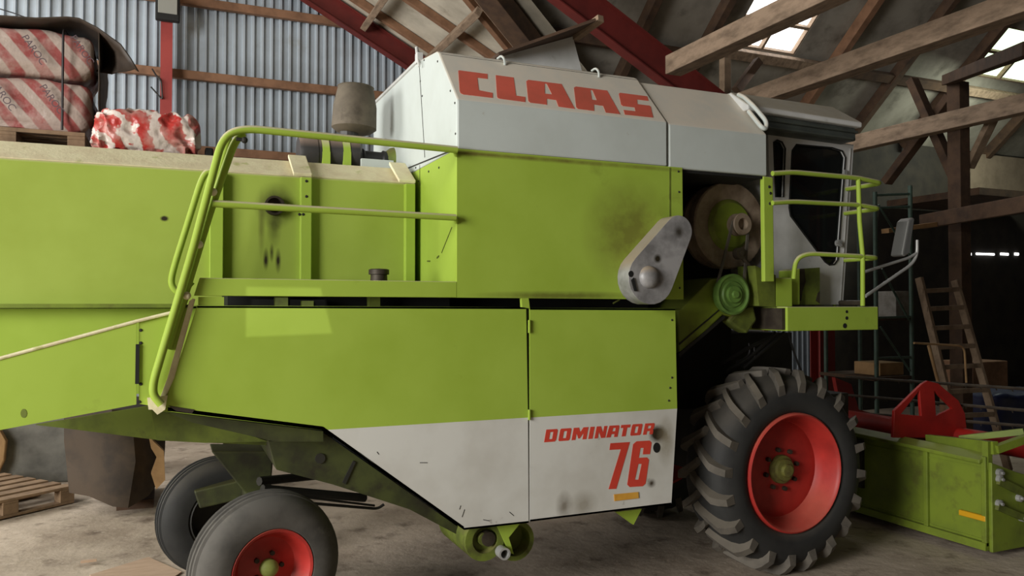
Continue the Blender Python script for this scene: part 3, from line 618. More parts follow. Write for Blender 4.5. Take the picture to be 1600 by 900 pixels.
def rear_wheel(c, deg, label, flip=False):
    T = turn(c, deg); R = .425; W = .27
    if flip: T = T @ Matrix.Translation((0, W, 0)) @ Matrix.Rotation(math.pi, 4, 'Z')
    e = MB()
    prof = [(.03, .21), (0, .235), (-.005, .28), (.0, .33), (.02, .372), (.045, .395)]
    half = [(.045, .392), (.055, .4), (.06, .396), (.068, .396), (.074, .411), (.086, .414), (.09, .4), (.1, .4), (.104, .418), (.118, .42), (.122, .405), (.132, .405), (.135, .42)]
    tp = prof+half[1:]; full = tp+[(W-a, r) for a, r in reversed(tp[:-1])]+[(W-.04, .2), (.06, .2)]
    e.lathe(full, (0, 0, 0), (0, 1, 0), 56, closed=True); e.xf(T)
    w = part(e, 'rear_wheel', 'rubber' if flip else 'rubber_grey', label=label, smooth=35)  # far tyre takes the darker rubber, its deep shade painted in
    r = MB(); r.lathe([(.012, .232), (.0, .226), (.006, .212), (.03, .2), (.06, .19), (.1, .175), (.115, .16), (.11, .09), (.095, .07), (.09, .001)], (0, 0, 0), (0, 1, 0), 40, caps=False); r.lathe([(.2, .21), (.26, .225), (.27, .215), (.2, .19), (.115, .17), (.12, .001)], (0, 0, 0), (0, 1, 0), 40, caps=False); r.xf(T); part(r, 'rim', 'dark' if flip else 'red', w, smooth=35)  # far rim coloured dark to stand for its shade
    h = MB(); h.lathe([(.1, .05), (.06, .05), (.05, .042), (.04, .025), (.038, .001)], (0, 0, 0), (0, 1, 0), 20); h.xf(T); part(h, 'hub_cap', 'hubcap', w, smooth=35)
    bo = MB()
    for k in range(5):
        a = k*2*math.pi/5; bo.lathe([(.105, .014), (.085, .014), (.084, .001)], (.078*math.cos(a), 0, .078*math.sin(a)), (0, 1, 0), 6)
    bo.xf(T); part(bo, 'wheel_bolt', 'iron', w)
rear_wheel((.535, 4.5, .535), 13, 'near rear wheel with grey ribbed tyre and red rim')
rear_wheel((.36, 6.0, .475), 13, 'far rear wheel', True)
# --- front wheel
fw = V((4.24, 4.5, .755)); FWW = .47
def front_wheel(c, label, flip=False):
    T = Matrix.Translation(c)
    if flip: T = T @ Matrix.Rotation(math.pi, 4, 'Z')
    e = MB(); W = FWW
    tp = [(.05, .432), (.02, .445), (.0, .47), (-.012, .52), (-.01, .57), (.005, .62), (.025, .655), (.05, .68), (.1, .7), (.17, .71), (W/2, .713)]
    full = tp+[(W-a, r) for a, r in reversed(tp[:-1])]+[(W-.06, .43), (.06, .43)]
    e.lathe(full, (0, 0, 0), (0, 1, 0), 64, closed=True); e.xf(T)
    w = part(e, 'front_wheel', 'rubber', label=label, smooth=35)
    L = MB(); n = 20; pitch = 2*math.pi/n
    def base(y):      # radius of the carcass at y from the near side
        y = min(y, W-y); pr = [(-.012, .55), (-.008, .6), (.005, .622), (.025, .655), (.05, .68), (.1, .7), (.17, .71), (W/2+.01, .713)]
        for (a, r), (a2, r2) in zip(pr, pr[1:]):
            if y <= a2: return r+(r2-r)*(y-a)/(a2-a)
        return .713
    for side in (0, 1):
        for i in range(n):
            ph0 = i*pitch+side*pitch/2; secs = []
            steps = 9
            for s in range(steps+1):
                q = s/steps; y = W/2+.03-(W/2+.03+.006)*q
                ang = ph0+.23*(q**.85); rb = base(max(y, -.008))
                top = .757 if q < .75 else .757-.09*((q-.75)/.25)**1.6
                hw = .034+.012*q
                ring = []
                for dphi, rr in ((-hw*1.25, rb-.012), (-hw*.8, top), (hw*.8, top), (hw*1.25, rb-.012)):
                    yy = y if side == 0 else W-y
                    a = ang+dphi; ring.append(V((rr*math.cos(a), yy-(.012 if side == 0 else -.012)*(q > .8)*(q-.8)*5*(rr > rb), rr*math.sin(a))))
                secs.append(ring)
            v = [p for r in secs for p in r]
            f = [(4*k+j, 4*k+(j+1) % 4, 4*k+4+(j+1) % 4, 4*k+4+j) for k in range(steps) for j in range(4)]+[(3, 2, 1, 0), tuple(4*steps+j for j in range(4))]
            L.add(v, f)
    L.xf(T); part(L, 'tread_lug', 'lug', w, smooth=30)
    r = MB(); r.lathe([(.03, .445), (.0, .44), (-.008, .428), (.0, .418), (.02, .41), (.06, .4), (.12, .385), (.17, .374), (.188, .362), (.184, .345), (.174, .3), (.17, .15), (.17, .001)], (0, 0, 0), (0, 1, 0), 56, caps=False)
    r.lathe([(W-.03, .44), (W, .44), (W, .42), (W-.1, .4), (.2, .385), (.2, .001)], (0, 0, 0), (0, 1, 0), 56, caps=False)
    r.xf(T); part(r, 'rim', 'red', w, smooth=30)
    h = MB(); h.lathe([(.18, .11), (.14, .105), (.135, .085), (.11, .08), (.105, .05), (.08, .045), (.075, .001)], (0, 0, 0), (0, 1, 0), 24); h.xf(T); part(h, 'hub', 'hub', w, smooth=30)
    bo = MB()
    for k in range(8):
        a = k*2*math.pi/8+.2; bo.lathe([(.19, .019), (.142, .017), (.14, .001)], (.15*math.cos(a), 0, .15*math.sin(a)), (0, 1, 0), 6)
    bo.xf(T); part(bo, 'wheel_bolt', 'iron', w)
front_wheel(fw, 'big front wheel with chevron lugs and red dished rim')
front_wheel(V((4.24, 6.65, .755)), 'far front wheel', True)
b = MB(); b.cyl((4.24, 4.75, .755), (4.24, 6.4, .755), .1, 12); b.box(4.05, 4.45, 5.0, 6.2, .6, 1.15); part(b, 'front_axle', 'dark')
# --- belly end fittings: auger trough ends
def trough(cx, cy, r, name):
    o = P(cx, cy, Y=4.6); t = MB()
    t.lathe([(.5, r), (.0, r), (-.01, r*.97), (-.01, r*.62), (.04, r*.55), (.04, r*.3), (-.0, r*.28), (-.0, .001)], o, (0, 1, 0), 28)
    return part(t, name, 'green_dark', smooth=35)
trough(757, 843, .135, 'auger_trough'); 
o = P(806, 845, Y=4.7); b = MB(); b.lathe([(.5, .13), (0, .13), (0, .1), (.1, .09), (.1, .001)], o, (0, 1, 0), 24); part(b, 'elevator_boot', 'green_dark', smooth=35)
b = MB(); b.plate([(776, 820), (815, 815), (795, 840), (803, 866), (797, 864), (788, 846)], 4.58, .03); part(b, 'trough_bracket', 'green')
b = MB(); o = P(789, 866, Y=4.52); b.lathe([(.3, .038), (0, .038), (0, .026), (.25, .026)], o, (0, 1, 0), 18); part(b, 'drain_pipe', 'grey_tube', smooth=40)
b = MB(); b.lathe([(.045, .05), (-.01, .045), (-.02, .001)], P(763, 842, Y=4.6), (0, 1, 0), 16); part(b, 'bearing', 'iron', smooth=40)
b = MB(); b.plate([(962, 800), (1003, 795), (990, 820)], 4.6, .03); part(b, 'stop_plate', 'green')
# --- ladder and handrails
LD = MB(); YL0 = 4.42
LD.tube(fillet(PP([(252, 632), (235, 612), (300, 395), (348, 214), (380, 200), (714, 234)], Y=YL0+.03), .1), .021, 12)
rail = part(LD, 'handrail', 'green', smooth=50)
b = MB(); b.tube(PP([(332, 318), (520, 329), (712, 340)], Y=YL0+.05), .02, 12); b.tube([P(712, 340, Y=YL0+.05), P(713, 347, Y=YS)], .014, 8); b.tube([P(710, 234, Y=YL0+.05), P(713, 243, Y=YS)], .014, 8); part(b, 'mid_rail', 'green', smooth=50)
lad = MB(); lad.tube(fillet(PP([(380, 208), (366, 222), (330, 325), (288, 463), (262, 545)], Y=YL0+.08), .08), .021, 12)
ladder = part(lad, 'access_ladder', 'green', smooth=50, label='steep green access ladder')
b = MB(); b.plate([(284, 464), (297, 462), (263, 552), (246, 634), (232, 640), (232, 630), (262, 545)], YL0+.09, .012); b.plate([(296, 470), (303, 466), (270, 590), (250, 638), (243, 640), (262, 590)], YL0+.07, .02, m=1); b.tube(PP([(303, 467), (270, 590), (247, 640)], Y=YL0+.08), .008, 6, m=1); part(b, 'stringer', ['green', 'dusty'], ladder)
b = MB(); b.tube(fillet(PP([(332, 268), (318, 270), (268, 430), (268, 448), (282, 460), (300, 440)], Y=4.95), .12), .019, 10); part(b, 'grab_loop', 'green', ladder, smooth=50)
b = MB(); b.tube(fillet([P(278, 478, Y=4.95), P(325, 330, Y=4.95), P(358, 215, Y=4.95)], .1), .019, 10); part(b, 'far_stringer', 'green', ladder, smooth=50)
for q in range(5):
    t_ = q/5+.06; x = 288+(243-288)*t_+4; y = 470+(630-470)*t_
    p = P(x, y, Y=YL0+.09); b = MB(); b.beam(p, p+V((0, .48, 0)), .07, .025); part(b, 'rung', 'green_dark', ladder)
b = MB()
for x, y in ((333, 300), (311, 382), (292, 462)): b.ball(P(x, y, Y=YL0+.05), .022, 6)
b.plate([(230, 622), (262, 618), (258, 640), (246, 648), (238, 640), (232, 640)], YL0+.06, .05)
part(b, 'ladder_joint', 'dusty', ladder, smooth=60)
b = MB(); b.cyl(P(369, 217, Y=YL0+.02), P(383, 219, Y=YL0+.02), .01, 8); b.ball(P(382, 219, Y=YL0+.02), .018, 6); part(b, 'rail_bolt', 'dark', rail)
# --- air cleaner and precleaner on the hood
YA = 6.0
b = MB(); a, c = P(466, 240, Y=YA), P(562, 243, Y=YA); L_ = (c-a).length; rA = .135
b.lathe([(0, .001), (0, rA*.9), (.03, rA), (L_*.28, rA), (L_*.285, rA*.96), (L_*.72, rA*.96), (L_*.74, rA), (L_*.95, rA), (L_, rA*.7), (L_, .001)], a, c-a, 28)
ac = part(b, 'air_cleaner', 'filter_can', smooth=40, label='dusty black air cleaner drum lying on the hood')
b = MB(); a2, c2 = P(562, 248, Y=YA), P(603, 252, Y=YA); l2 = (c2-a2).length
b.lathe([(0, .075), (l2*.1, .08), (l2*.16, .066), (l2*.8, .066), (l2*.86, .08), (l2, .075)], a2, c2-a2, 20); part(b, 'rubber_hose', 'seat', ac, smooth=40)
b = MB(); b.lathe([(0, .07), (.03, .075), (.07, .1), (.14, .11), (.15, .001)], P(598, 252, Y=YA), (1, .0, .12), 18); part(b, 'intake_elbow', 'green_dark', ac, smooth=50)
for x in (505, 537):
    o = P(x, 242, Y=YA); b = MB(); b.lathe([(-.026, rA+.004), (.026, rA+.004), (.026, rA-.01), (-.026, rA-.01)], o, c-a, 24, closed=True); b.box(o.x-.028, o.x+.028, YA-.14, YA-.1, zh2, o.z); part(b, 'mounting_strap', 'green', ac, smooth=40)
b = MB(); a, c = P(553, 207, Y=YA), P(556, 136, Y=YA); d = (c-a).length; r0 = .165
k0 = len(b.v); b.lathe([(-.01, .001), (-.01, .09), (0, .13), (.03, .17), (d*.55, r0), (d*.97, r0-.03), (d*.99, r0-.025), (d, r0-.03), (d+.005, .001)], a, c-a, 28); can = part(b, 'precleaner_can', 'canister', smooth=40, label='grey brown upright precleaner can')
b = MB(); b.cyl(P(545, 225, Y=YA), P(545, 200, Y=YA), .07, 16); part(b, 'stub_pipe', 'filter_can', can)
b = MB(); b.plate([(455, 252), (640, 268), (640, 280), (455, 262)], 5.7, .5); 
b = MB(); b.box(P(565, 262, Y=5.7).x, P(615, 265, Y=5.7).x, 5.7, 5.74, zh2, zh2+.1); part(b, 'spacer_board', 'white')
# --- belt guard
YG = 4.36
def stadium(c0, r0, c1, r1, n=14):
    d = V((c1[0]-c0[0], c1[1]-c0[1])); an = math.atan2(d.y, d.x); al = math.acos((r0-r1)/d.length)
    pts = [(c0[0]+r0*math.cos(an+al+(2*math.pi-2*al)*k/n), c0[1]+r0*math.sin(an+al+(2*math.pi-2*al)*k/n)) for k in range(n+1)]
    pts += [(c1[0]+r1*math.cos(an-al+2*al*k/n), c1[1]+r1*math.sin(an-al+2*al*k/n)) for k in range(n+1)]
    return pts
def plane2(x, z, Y): return V((x, Y, z))
g0, g1 = P(1018, 434, Y=YG), P(1061, 361, Y=YG)
out = [V((x, YG, z)) for x, z in stadium((g0.x, g0.z), .175, (g1.x, g1.z), .105)]
b = MB(); b.prism(out, (0, YS-YG+.0, 0)); guard = part(b, 'belt_guard', 'silver', bevel=.012, seg=3, smooth=40, label='silver teardrop shaped belt guard')
b = MB(); b.ball(P(1014, 433, Y=YG), .075, 10, sq=(1, .6, 1)); part(b, 'bearing_dome', 'silver', guard, smooth=80)
b = MB(); b.plate(circ(986, 428, 4, 5), YG-.0015, .001); b.plate([(983, 438), (987, 434), (992, 455), (988, 455)], YG+.02, -.03); part(b, 'guard_slot', 'black', guard)
# --- front recess: pulleys, elevator, belt
od = P(1140, 352, Y=4.86); rd = .335
b = MB(); b.lathe([(.16, rd*.98), (.13, rd*.98), (.1, rd*.9), (.08, rd*.9), (.05, rd), (.0, rd), (-.012, rd*.97), (.004, rd*.6), (.02, rd*.5), (.02, .001)], od, (0, 1, 0), 48); vari = part(b, 'variator_pulley', 'disc', smooth=30, label='large dark steel variator pulley')
b = MB(); b.lathe([(.03, .2), (-.0, .2), (-.03, .17), (-.035, .08), (-.035, .001)], od, (0, 1, 0), 36); part(b, 'pulley_face', 'green_header', vari, smooth=30)
b = MB(); oh = od+V((.03, 0, .0)); b.lathe([(-.03, .085), (-.05, .085), (-.055, .06), (-.07, .06), (-.11, .085), (-.12, .08), (-.12, .045), (-.07, .04), (-.07, .001)], oh, (0, 1, 0), 28); part(b, 'hub', 'disc', vari, smooth=30)
op = P(1146, 460, Y=4.62)
b = MB(); b.lathe([(.06, .14), (.03, .15), (.0, .15), (-.006, .135), (.004, .12), (.006, .1), (-.004, .09), (.0, .065), (-.02, .06), (-.02, .03), (-.035, .025), (-.036, .001)], op, (0, 1, 0), 36); part(b, 'elevator_pulley', 'pulley', smooth=25, label='small green ribbed pulley')
b = MB()
a = oh+V((-.07, -.09, .02)); c = op+V((-.13, .03, .04)); b.beam(a, c, .02, .012, up=(0, 1, 0)); b.beam(oh+V((.07, -.09, -.02)), op+V((.12, .03, .06)), .02, .012, up=(0, 1, 0)); part(b, 'drive_belt', 'lug')
el = MB(); el.plate([(1059, 485), (1066, 482), (1112, 436), (1150, 432), (1172, 470), (1160, 500), (1130, 492), (1062, 556)], 4.7, .4); elev = part(el, 'elevator_housing', 'green_header', bevel=.012, label='slanted green elevator housing')
b = MB(); b.plate([(1060, 553), (1132, 493), (1134, 496), (1062, 558)], 4.69, .03); b.plate([(1062, 536), (1130, 478), (1130, 480), (1062, 539)], 4.695, .01); part(b, 'housing_fold', 'dark', elev)
b = MB(); b.plate([(1150, 488), (1178, 478), (1184, 500), (1168, 522), (1150, 512), (1138, 502)], 4.68, .1); part(b, 'gearbox', 'green_dark', bevel=.02)
b = MB(); b.tube([P(1155, 395, Y=4.7), P(1170, 415, Y=4.7), P(1185, 436, Y=4.7)], .02, 8); b.lathe([(.03, .045), (-.02, .045), (-.02, .02), (-.03, .02), (-.03, .001)], P(1156, 396, Y=4.7), (0, 1, 0), 16); b.cyl(P(1178, 430, Y=4.68), P(1192, 425, Y=4.68), .012, 8); part(b, 'belt_tensioner', 'iron', smooth=40)
b = MB(); b.plate([(1193, 275), (1208, 277), (1210, 440), (1195, 440)], YS+.02, .04); post = part(b, 'front_post', 'green', bevel=.006); rivets([(1202, 292), (1204, 302), (1203, 318)], YS+.02, .012, post)
b = MB(); b.plate([(1180, 415), (1212, 430), (1212, 480), (1186, 478)], YS+.1, .2); part(b, 'post_base', 'green_dark')
b = MB()
for i, pts in enumerate(([(1128, 568), (1165, 545), (1205, 528)], [(1135, 580), (1170, 560), (1212, 520)], [(1162, 575), (1190, 550), (1225, 520)], [(1150, 566), (1172, 556), (1170, 536)], [(1158, 572), (1180, 562), (1178, 540)], [(1232, 520), (1240, 550), (1252, 580)])):
    b.tube(fillet(PP(pts, Y=5.0), .1), .016 if i < 3 else .009, 6)
part(b, 'hydraulic_hose', 'cable', smooth=50)
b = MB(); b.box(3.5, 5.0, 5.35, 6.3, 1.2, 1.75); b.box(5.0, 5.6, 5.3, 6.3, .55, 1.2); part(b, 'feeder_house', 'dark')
# --- cab
YC = 4.85
cb = MB()
side = [(1200, 206), (1334, 226), (1317, 476), (1208, 476)]
win_a = [(1209, 222), (1214, 219), (1222, 222), (1227, 232), (1224, 308), (1212, 308)]
win_b = [(1238, 235), (1244, 226), (1300, 231), (1316, 236), (1321, 246), (1309, 406), (1304, 413), (1296, 414), (1289, 409), (1235, 337), (1233, 325)]
cb.plate(side, YC, .05, [win_a, win_b])
xc0, xc1 = P(1200, 206, Y=YC).x, P(1334, 226, Y=YC).x
cb.box(xc0, xc0+.04, YC+.05, 6.35, 2.0, 3.36); cb.box(xc0, P(1317, 476, Y=YC).x, YC+.05, 6.35, 1.98, 2.02)
cb.beam((xc1-.03, 6.32, 3.33), (xc1-.14, 6.32, 2.0), .06, .06, up=(0, 1, 0)); cb.box(xc0+.05, xc1-.14, 6.3, 6.35, 2.0, 2.5)
cab = part(cb, 'driver_cab', 'cab_white', label='white driver cab with dark windows')
b = MB(); b.plate([(1207, 216), (1230, 216), (1228, 312), (1210, 312)], YC+.02, .006); part(b, 'rear_side_window', 'glass', cab)
b = MB(); b.plate([(1230, 222), (1326, 230), (1312, 418), (1286, 416), (1229, 342)], YC+.02, .006); part(b, 'door_window', 'glass', cab)
b = MB()
for wn in (win_a, win_b): b.tube(PP(wn, Y=YC-.002), .007, 6, closed=True)
part(b, 'window_seal', 'black', cab)
b = MB(); b.plate([(1220, 318), (1222, 318), (1216, 470), (1214, 470)], YC-.003, .004); b.tube(PP([(1303, 300), (1322, 330)], Y=YC+.1), .003, 4)
b = MB(); b.lathe([(0, .028), (-.03, .026), (-.035, .001)], P(1308, 380, Y=YC), (0, 1, 0), 14); b.beam(P(1308, 378, Y=YC-.03), P(1314, 384, Y=YC-.03), .02, .02); part(b, 'door_handle', 'grey_tube', cab, smooth=40)
b = MB(); b.box(P(1318, 250, Y=YC).x-.01, P(1318, 250, Y=YC).x+.02, YC-.02, YC, P(1320, 276, Y=YC).z, P(1320, 266, Y=YC).z); b.beam(P(1329, 232, Y=YC-.003), P(1313, 474, Y=YC-.003), .006, .01, up=(0, 1, 0)); part(b, 'door_hinge', 'grey_tube', cab)
b = MB(); b.box(xc0+.25, xc0+.7, 5.35, 5.85, 2.3, 2.42); b.box(xc0+.2, xc0+.3, 5.35, 5.85, 2.4, 2.95); b.box(xc0+.35, xc0+.6, 5.45, 5.75, 2.0, 2.3); part(b, 'driver_seat', 'seat', cab, bevel=.04)
b = MB(); o = V((xc1-.3, 5.6, 2.75)); b.lathe([(-.01, .2), (.01, .2), (.01, .17), (-.01, .17)], o, (.5, 0, -1), 24, closed=True); b.tube([o, o+V((.25, 0, -.7))], .03, 8); b.beam(o+V((0, -.18, 0)), o+V((0, .18, 0)), .03, .015); part(b, 'steering_wheel', 'seat', cab, smooth=40)
# roof
rf = MB(); YRF = 4.62
r0, r1, r2, r3 = P(1160, 146, Y=YRF), P(1336, 176, Y=YRF), P(1354, 196, Y=YRF), P(1188, 176, Y=YRF)
zr0 = r0.z; xr0, xr1 = r0.x, r2.x
rf.prism([(xr0, 4.85, 3.63), (xr1-.14, 4.85, 3.63), (xr1, 4.66, 3.5), (P(1190, 178, Y=4.66).x-.12, 4.66, 3.5)], (0, 0, -.01)) if 0 else None
x_l = P(1192, 178, Y=4.66).x-.14
v = [(x_l, 4.66, 3.49), (xr1, 4.66, 3.46), (xr1-.1, 4.86, 3.62), (x_l-.0, 4.86, 3.63), (x_l, 6.5, 3.49), (xr1, 6.5, 3.46), (xr1-.1, 6.3, 3.62), (x_l, 6.3, 3.63), (x_l, 4.66, 3.45), (xr1, 4.66, 3.42), (x_l, 6.5, 3.45), (xr1, 6.5, 3.42)]
rf.add(v, [(0, 1, 2, 3), (4, 7, 6, 5), (3, 2, 6, 7), (0, 3, 7, 4), (1, 5, 6, 2), (8, 9, 1, 0), (10, 4, 5, 11), (8, 0, 4, 10), (9, 11, 5, 1), (8, 10, 11, 9)])
part(rf, 'cab_roof', 'cab_white', cab, bevel=.012, label='dusty white cab roof')
vs = MB(); za, zb_ = 3.44, 3.3
vs.prism([(x_l+.08, 4.7, 3.44), (xr1-.03, 4.7, 3.42), (xr1-.03, 6.45, 3.42), (x_l+.08, 6.45, 3.44)], (-.0, .0, -.105)); vs.beam((x_l+.06, 4.69, 3.405), (xr1-.02, 4.69, 3.385), .02, .022); vs.beam((x_l+.06, 4.69, 3.35), (xr1-.06, 4.69, 3.33), .02, .022)
part(vs, 'roof_visor', 'visor', cab, bevel=.01, label='dark ribbed visor below the cab roof')
b = MB(); b.tube(fillet([P(1154, 148, Y=4.8), P(1163, 152, Y=4.72), P(1178, 166, Y=4.6), P(1198, 190, Y=4.52), P(1197, 202, Y=4.5), P(1190, 199, Y=4.5), P(1170, 174, Y=4.65)], .04), .017, 8); part(b, 'roof_grab_handle', 'white', cab, smooth=50)
# --- cab platform
pf = MB(); zp = 1.98
xp0, xp1 = P(1230, 478, Y=YS).x, P(1372, 480, Y=YS).x
pf.box(xp0, xp1, YS, YC+.3, 1.8, zp); plat = part(pf, 'cab_platform', 'green_side', bevel=.006, label='green step platform beside the cab')
b = MB(); b.box(xp0-.03, xp0+.01, YS+.02, YC, 1.81, zp-.01); part(b, 'platform_end', 'iron', plat)
b = MB()
for x, y, r in ((1323, 487, .012), (1323, 497, .014), (1320, 509, .02)): b.lathe([(.001, r), (-.002, r), (-.002, .001)], P(x, y, Y=YS), (0, 1, 0), 10)
part(b, 'bolt_hole', 'black', plat)
b = MB(); bx0, bx1 = P(1210, 430, Y=4.6).x, P(1238, 430, Y=4.6).x; b.box(bx0, bx1, 4.6, 4.85, zp, P(1220, 434, Y=4.6).z); b.plate([(1238, 422), (1250, 419), (1250, 476), (1238, 476)], 4.66, .15); bb = part(b, 'battery_box', 'green', bevel=.006)
b = MB(); b.plate([(1250, 420), (1281, 418), (1281, 476), (1250, 476)], 4.72, .1); part(b, 'battery_cover', 'green_dark', bb, label='darker green cover with peeling paint')
b = MB(); b.plate([(1250, 420), (1257, 420), (1259, 440), (1254, 455), (1252, 470), (1250, 470)], 4.715, .004); b.plate([(1281, 455), (1278, 458), (1275, 470), (1281, 474)], 4.715, .004); part(b, 'paint_chip', 'iron', bb)
b = MB(); cor = P(1378, 286, Y=YS)
b.tube(fillet([P(1207, 271, Y=YS), P(1240, 269, Y=YS), P(1340, 278, Y=YS), cor, cor+V((0, .42, 0))], .06), .019, 10)
cor2 = P(1375, 326, Y=YS); b.tube(fillet([P(1207, 317, Y=YS), P(1240, 315, Y=YS), P(1340, 320, Y=YS), cor2, cor2+V((0, .42, 0))], .06), .018, 10)
b.tube(fillet([P(1240, 436, Y=4.58), P(1243, 405, Y=4.58), P(1262, 396, Y=4.56), P(1340, 400, Y=YS), P(1374, 403, Y=YS), P(1374, 403, Y=YS)+V((0, .4, 0))], .08), .018, 10)
b.tube([P(1341, 277, Y=YS), P(1343, 345, Y=YS), P(1348, 400, Y=YS), P(1348, 478, Y=YS)], .018, 10)
b.tube([cor+V((-.05, .4, 0)), V((cor.x-.06, YS+.4, 2.6)), V((cor.x-.1, YS+.4, zp))], .016, 10)
part(b, 'platform_rail', 'green', plat, smooth=50)
b = MB(); b.tube([V((xp1-.1, YS+.05, zp+.03)), V((xp1-.02, YS+.4, zp+.03))], .02, 8); b.ball(V((xp1+.0, YS+.3, zp-.03)), .03, 6); part(b, 'step_lamp', 'iron', plat)
b = MB(); b.tube(fillet([P(1350, 425, Y=4.6), P(1420, 403, Y=4.6), P(1433, 395, Y=4.6)], .05), .012, 8); b.tube(fillet([P(1352, 463, Y=4.6), P(1425, 413, Y=4.6), P(1433, 398, Y=4.6), P(1433, 375, Y=4.6)], .08), .013, 8)
mir = part(b, 'mirror_arm', 'grey_tube', smooth=50)
b = MB(); b.plate([(1420, 345), (1426, 339), (1430, 342), (1422, 396), (1414, 401), (1410, 398)], 4.58, .12); part(b, 'mirror', 'mirror', mir, bevel=.012)

# ------------------------------------------------------------------ header in front of the machine
HX = 5.9; hy0, hy1 = 4.2, 7.2
HD = thing('cutting_header', (6.5, 5.7, 0), 'green grain header with red reel standing ahead of the big front wheel', 'grain header')
b = MB(); b.box(HX, HX+.03, hy0, hy1, .1, .78); sheet = b.build('rear_sheet', 'green_header', HD, bevel=.006)
b = MB()
for yy in (hy0+.02, 4.74, 5.5, 6.6): b.box(HX-.03, HX, yy-.02, yy+.02, .1, .8)
b.build_each('sheet_rib', 'green_header', sheet, bevel=.004)
b = MB(); b.box(HX-.04, HX+.02, hy0, hy1, .07, .13); b.box(HX-.006, HX, hy0+.05, hy1, .14, .15); b.box(HX-.006, HX, hy0+.05, hy1, .7, .71); b.build_each('bottom_rail', 'green_header', sheet)
b = MB(); b.prism([(HX-.06, hy0+.03, .775), (HX+.05, hy0, .82), (HX+.05, hy1, .87), (HX-.06, hy1, .845)], (0, 0, -.03)); b.build('top_flange', 'green_header', sheet, bevel=.006)
a, c = P(1498, 796, X=HX-.03), P(1540, 813, X=HX-.03)
b = MB(); b.box(HX-.035, HX-.001, min(a.y, c.y), max(a.y, c.y), a.z-.045, a.z); b.build('reflector', 'yellow', HD, bevel=.008)['label'] = 'yellow reflector strip'
b = MB(); b.prism([(HX, hy0, .06), (HX, hy0, .76), (HX+.3, hy0, .66), (HX+.9, hy0, .5), (HX+1.6, hy0, .16), (HX+1.6, hy0, .06)], (0, -.03, 0)); side = b.build('end_plate', 'green_header', HD, bevel=.006)
b = MB(); b.beam((HX+.05, hy0-.05, .62), (HX+.8, hy0-.05, .3), .03, .06); b.beam((HX+.03, hy0-.05, .42), (HX+.7, hy0-.05, .16), .03, .05); b.build_each('end_brace', 'green_dark', side)
b = MB()
for x, z in ((.06, .44), (.3, .46), (.07, .68), (.07, .63), (.33, .3)): b.lathe([(.03, .03), (-.02, .03), (-.025, .012), (-.04, .012), (-.04, .001)], (HX+x, hy0-.04, z), (0, 1, 0), 10)
b.build_each('end_bolt', 'grey_tube', side)
b = MB(); b.box(HX-.02, HX+1.5, hy0+.02, hy1, .07, .1); b.build('table_pan', 'iron', HD)
b = MB(); b.box(HX-.03, HX+.03, 5.4, 6.4, .3, .74); b.build('feeder_opening', 'dark', HD)
# top frame
b = MB(); b.beam(P(1450, 688, X=HX+.15), P(1556, 700, X=HX+.05), .05, .1); b.beam(P(1556, 702, X=HX+.05), P(1640, 672, X=HX+.6), .05, .06); b.beam((HX+.02, hy0+.02, .7), (HX+.02, hy0+.02, .92), .05, .05, up=(0, 1, 0)); b.beam(P(1500, 685, X=HX+.3), P(1600, 674, X=HX+.5), .05, .05)
b.build_each('reel_arm', 'green_header', HD)
b = MB(); b.cyl((6.65, hy0+.1, .78), (6.65, hy1-.1, .78), .09, 18); b.build('reel_drum', 'red_dark', HD, smooth=40)
def spider(Y, px):
    b = MB(); b.plate(px[0], Y, .03, px[1:]); return b.build('reel_spider', 'red_dark', HD, bevel=.004)
spider(5.0, ([(1441, 600), (1450, 595), (1466, 599), (1498, 626), (1508, 646), (1512, 684), (1396, 684), (1398, 642)], [(1408, 647), (1437, 610), (1440, 650)], [(1460, 610), (1488, 638), (1463, 650)]))
b = MB(); b.plate([(1305, 590), (1330, 600), (1342, 640), (1400, 655), (1400, 680), (1320, 672)], 6.6, .05); b.build('reel_spider', 'red_dark', HD)
for pa, pb in (((1322, 589), (1620, 609)), ((1322, 617), (1620, 643)), ((1322, 644), (1620, 667))):
    b = MB(); b.tube([P(*pa, X=6.75), P(*pb, X=6.75)], .014, 8)
    A, B_ = P(*pa, X=6.75), P(*pb, X=6.75)
    o = b.build('reel_bat', 'iron', HD); 
    t_ = MB()
    for i in range(14):
        p = A.lerp(B_, (i+.5)/14); t_.tube([p, p+V((.02, 0, -.03))], .005, 5)
    t_.build('spring_tine', 'iron', o)

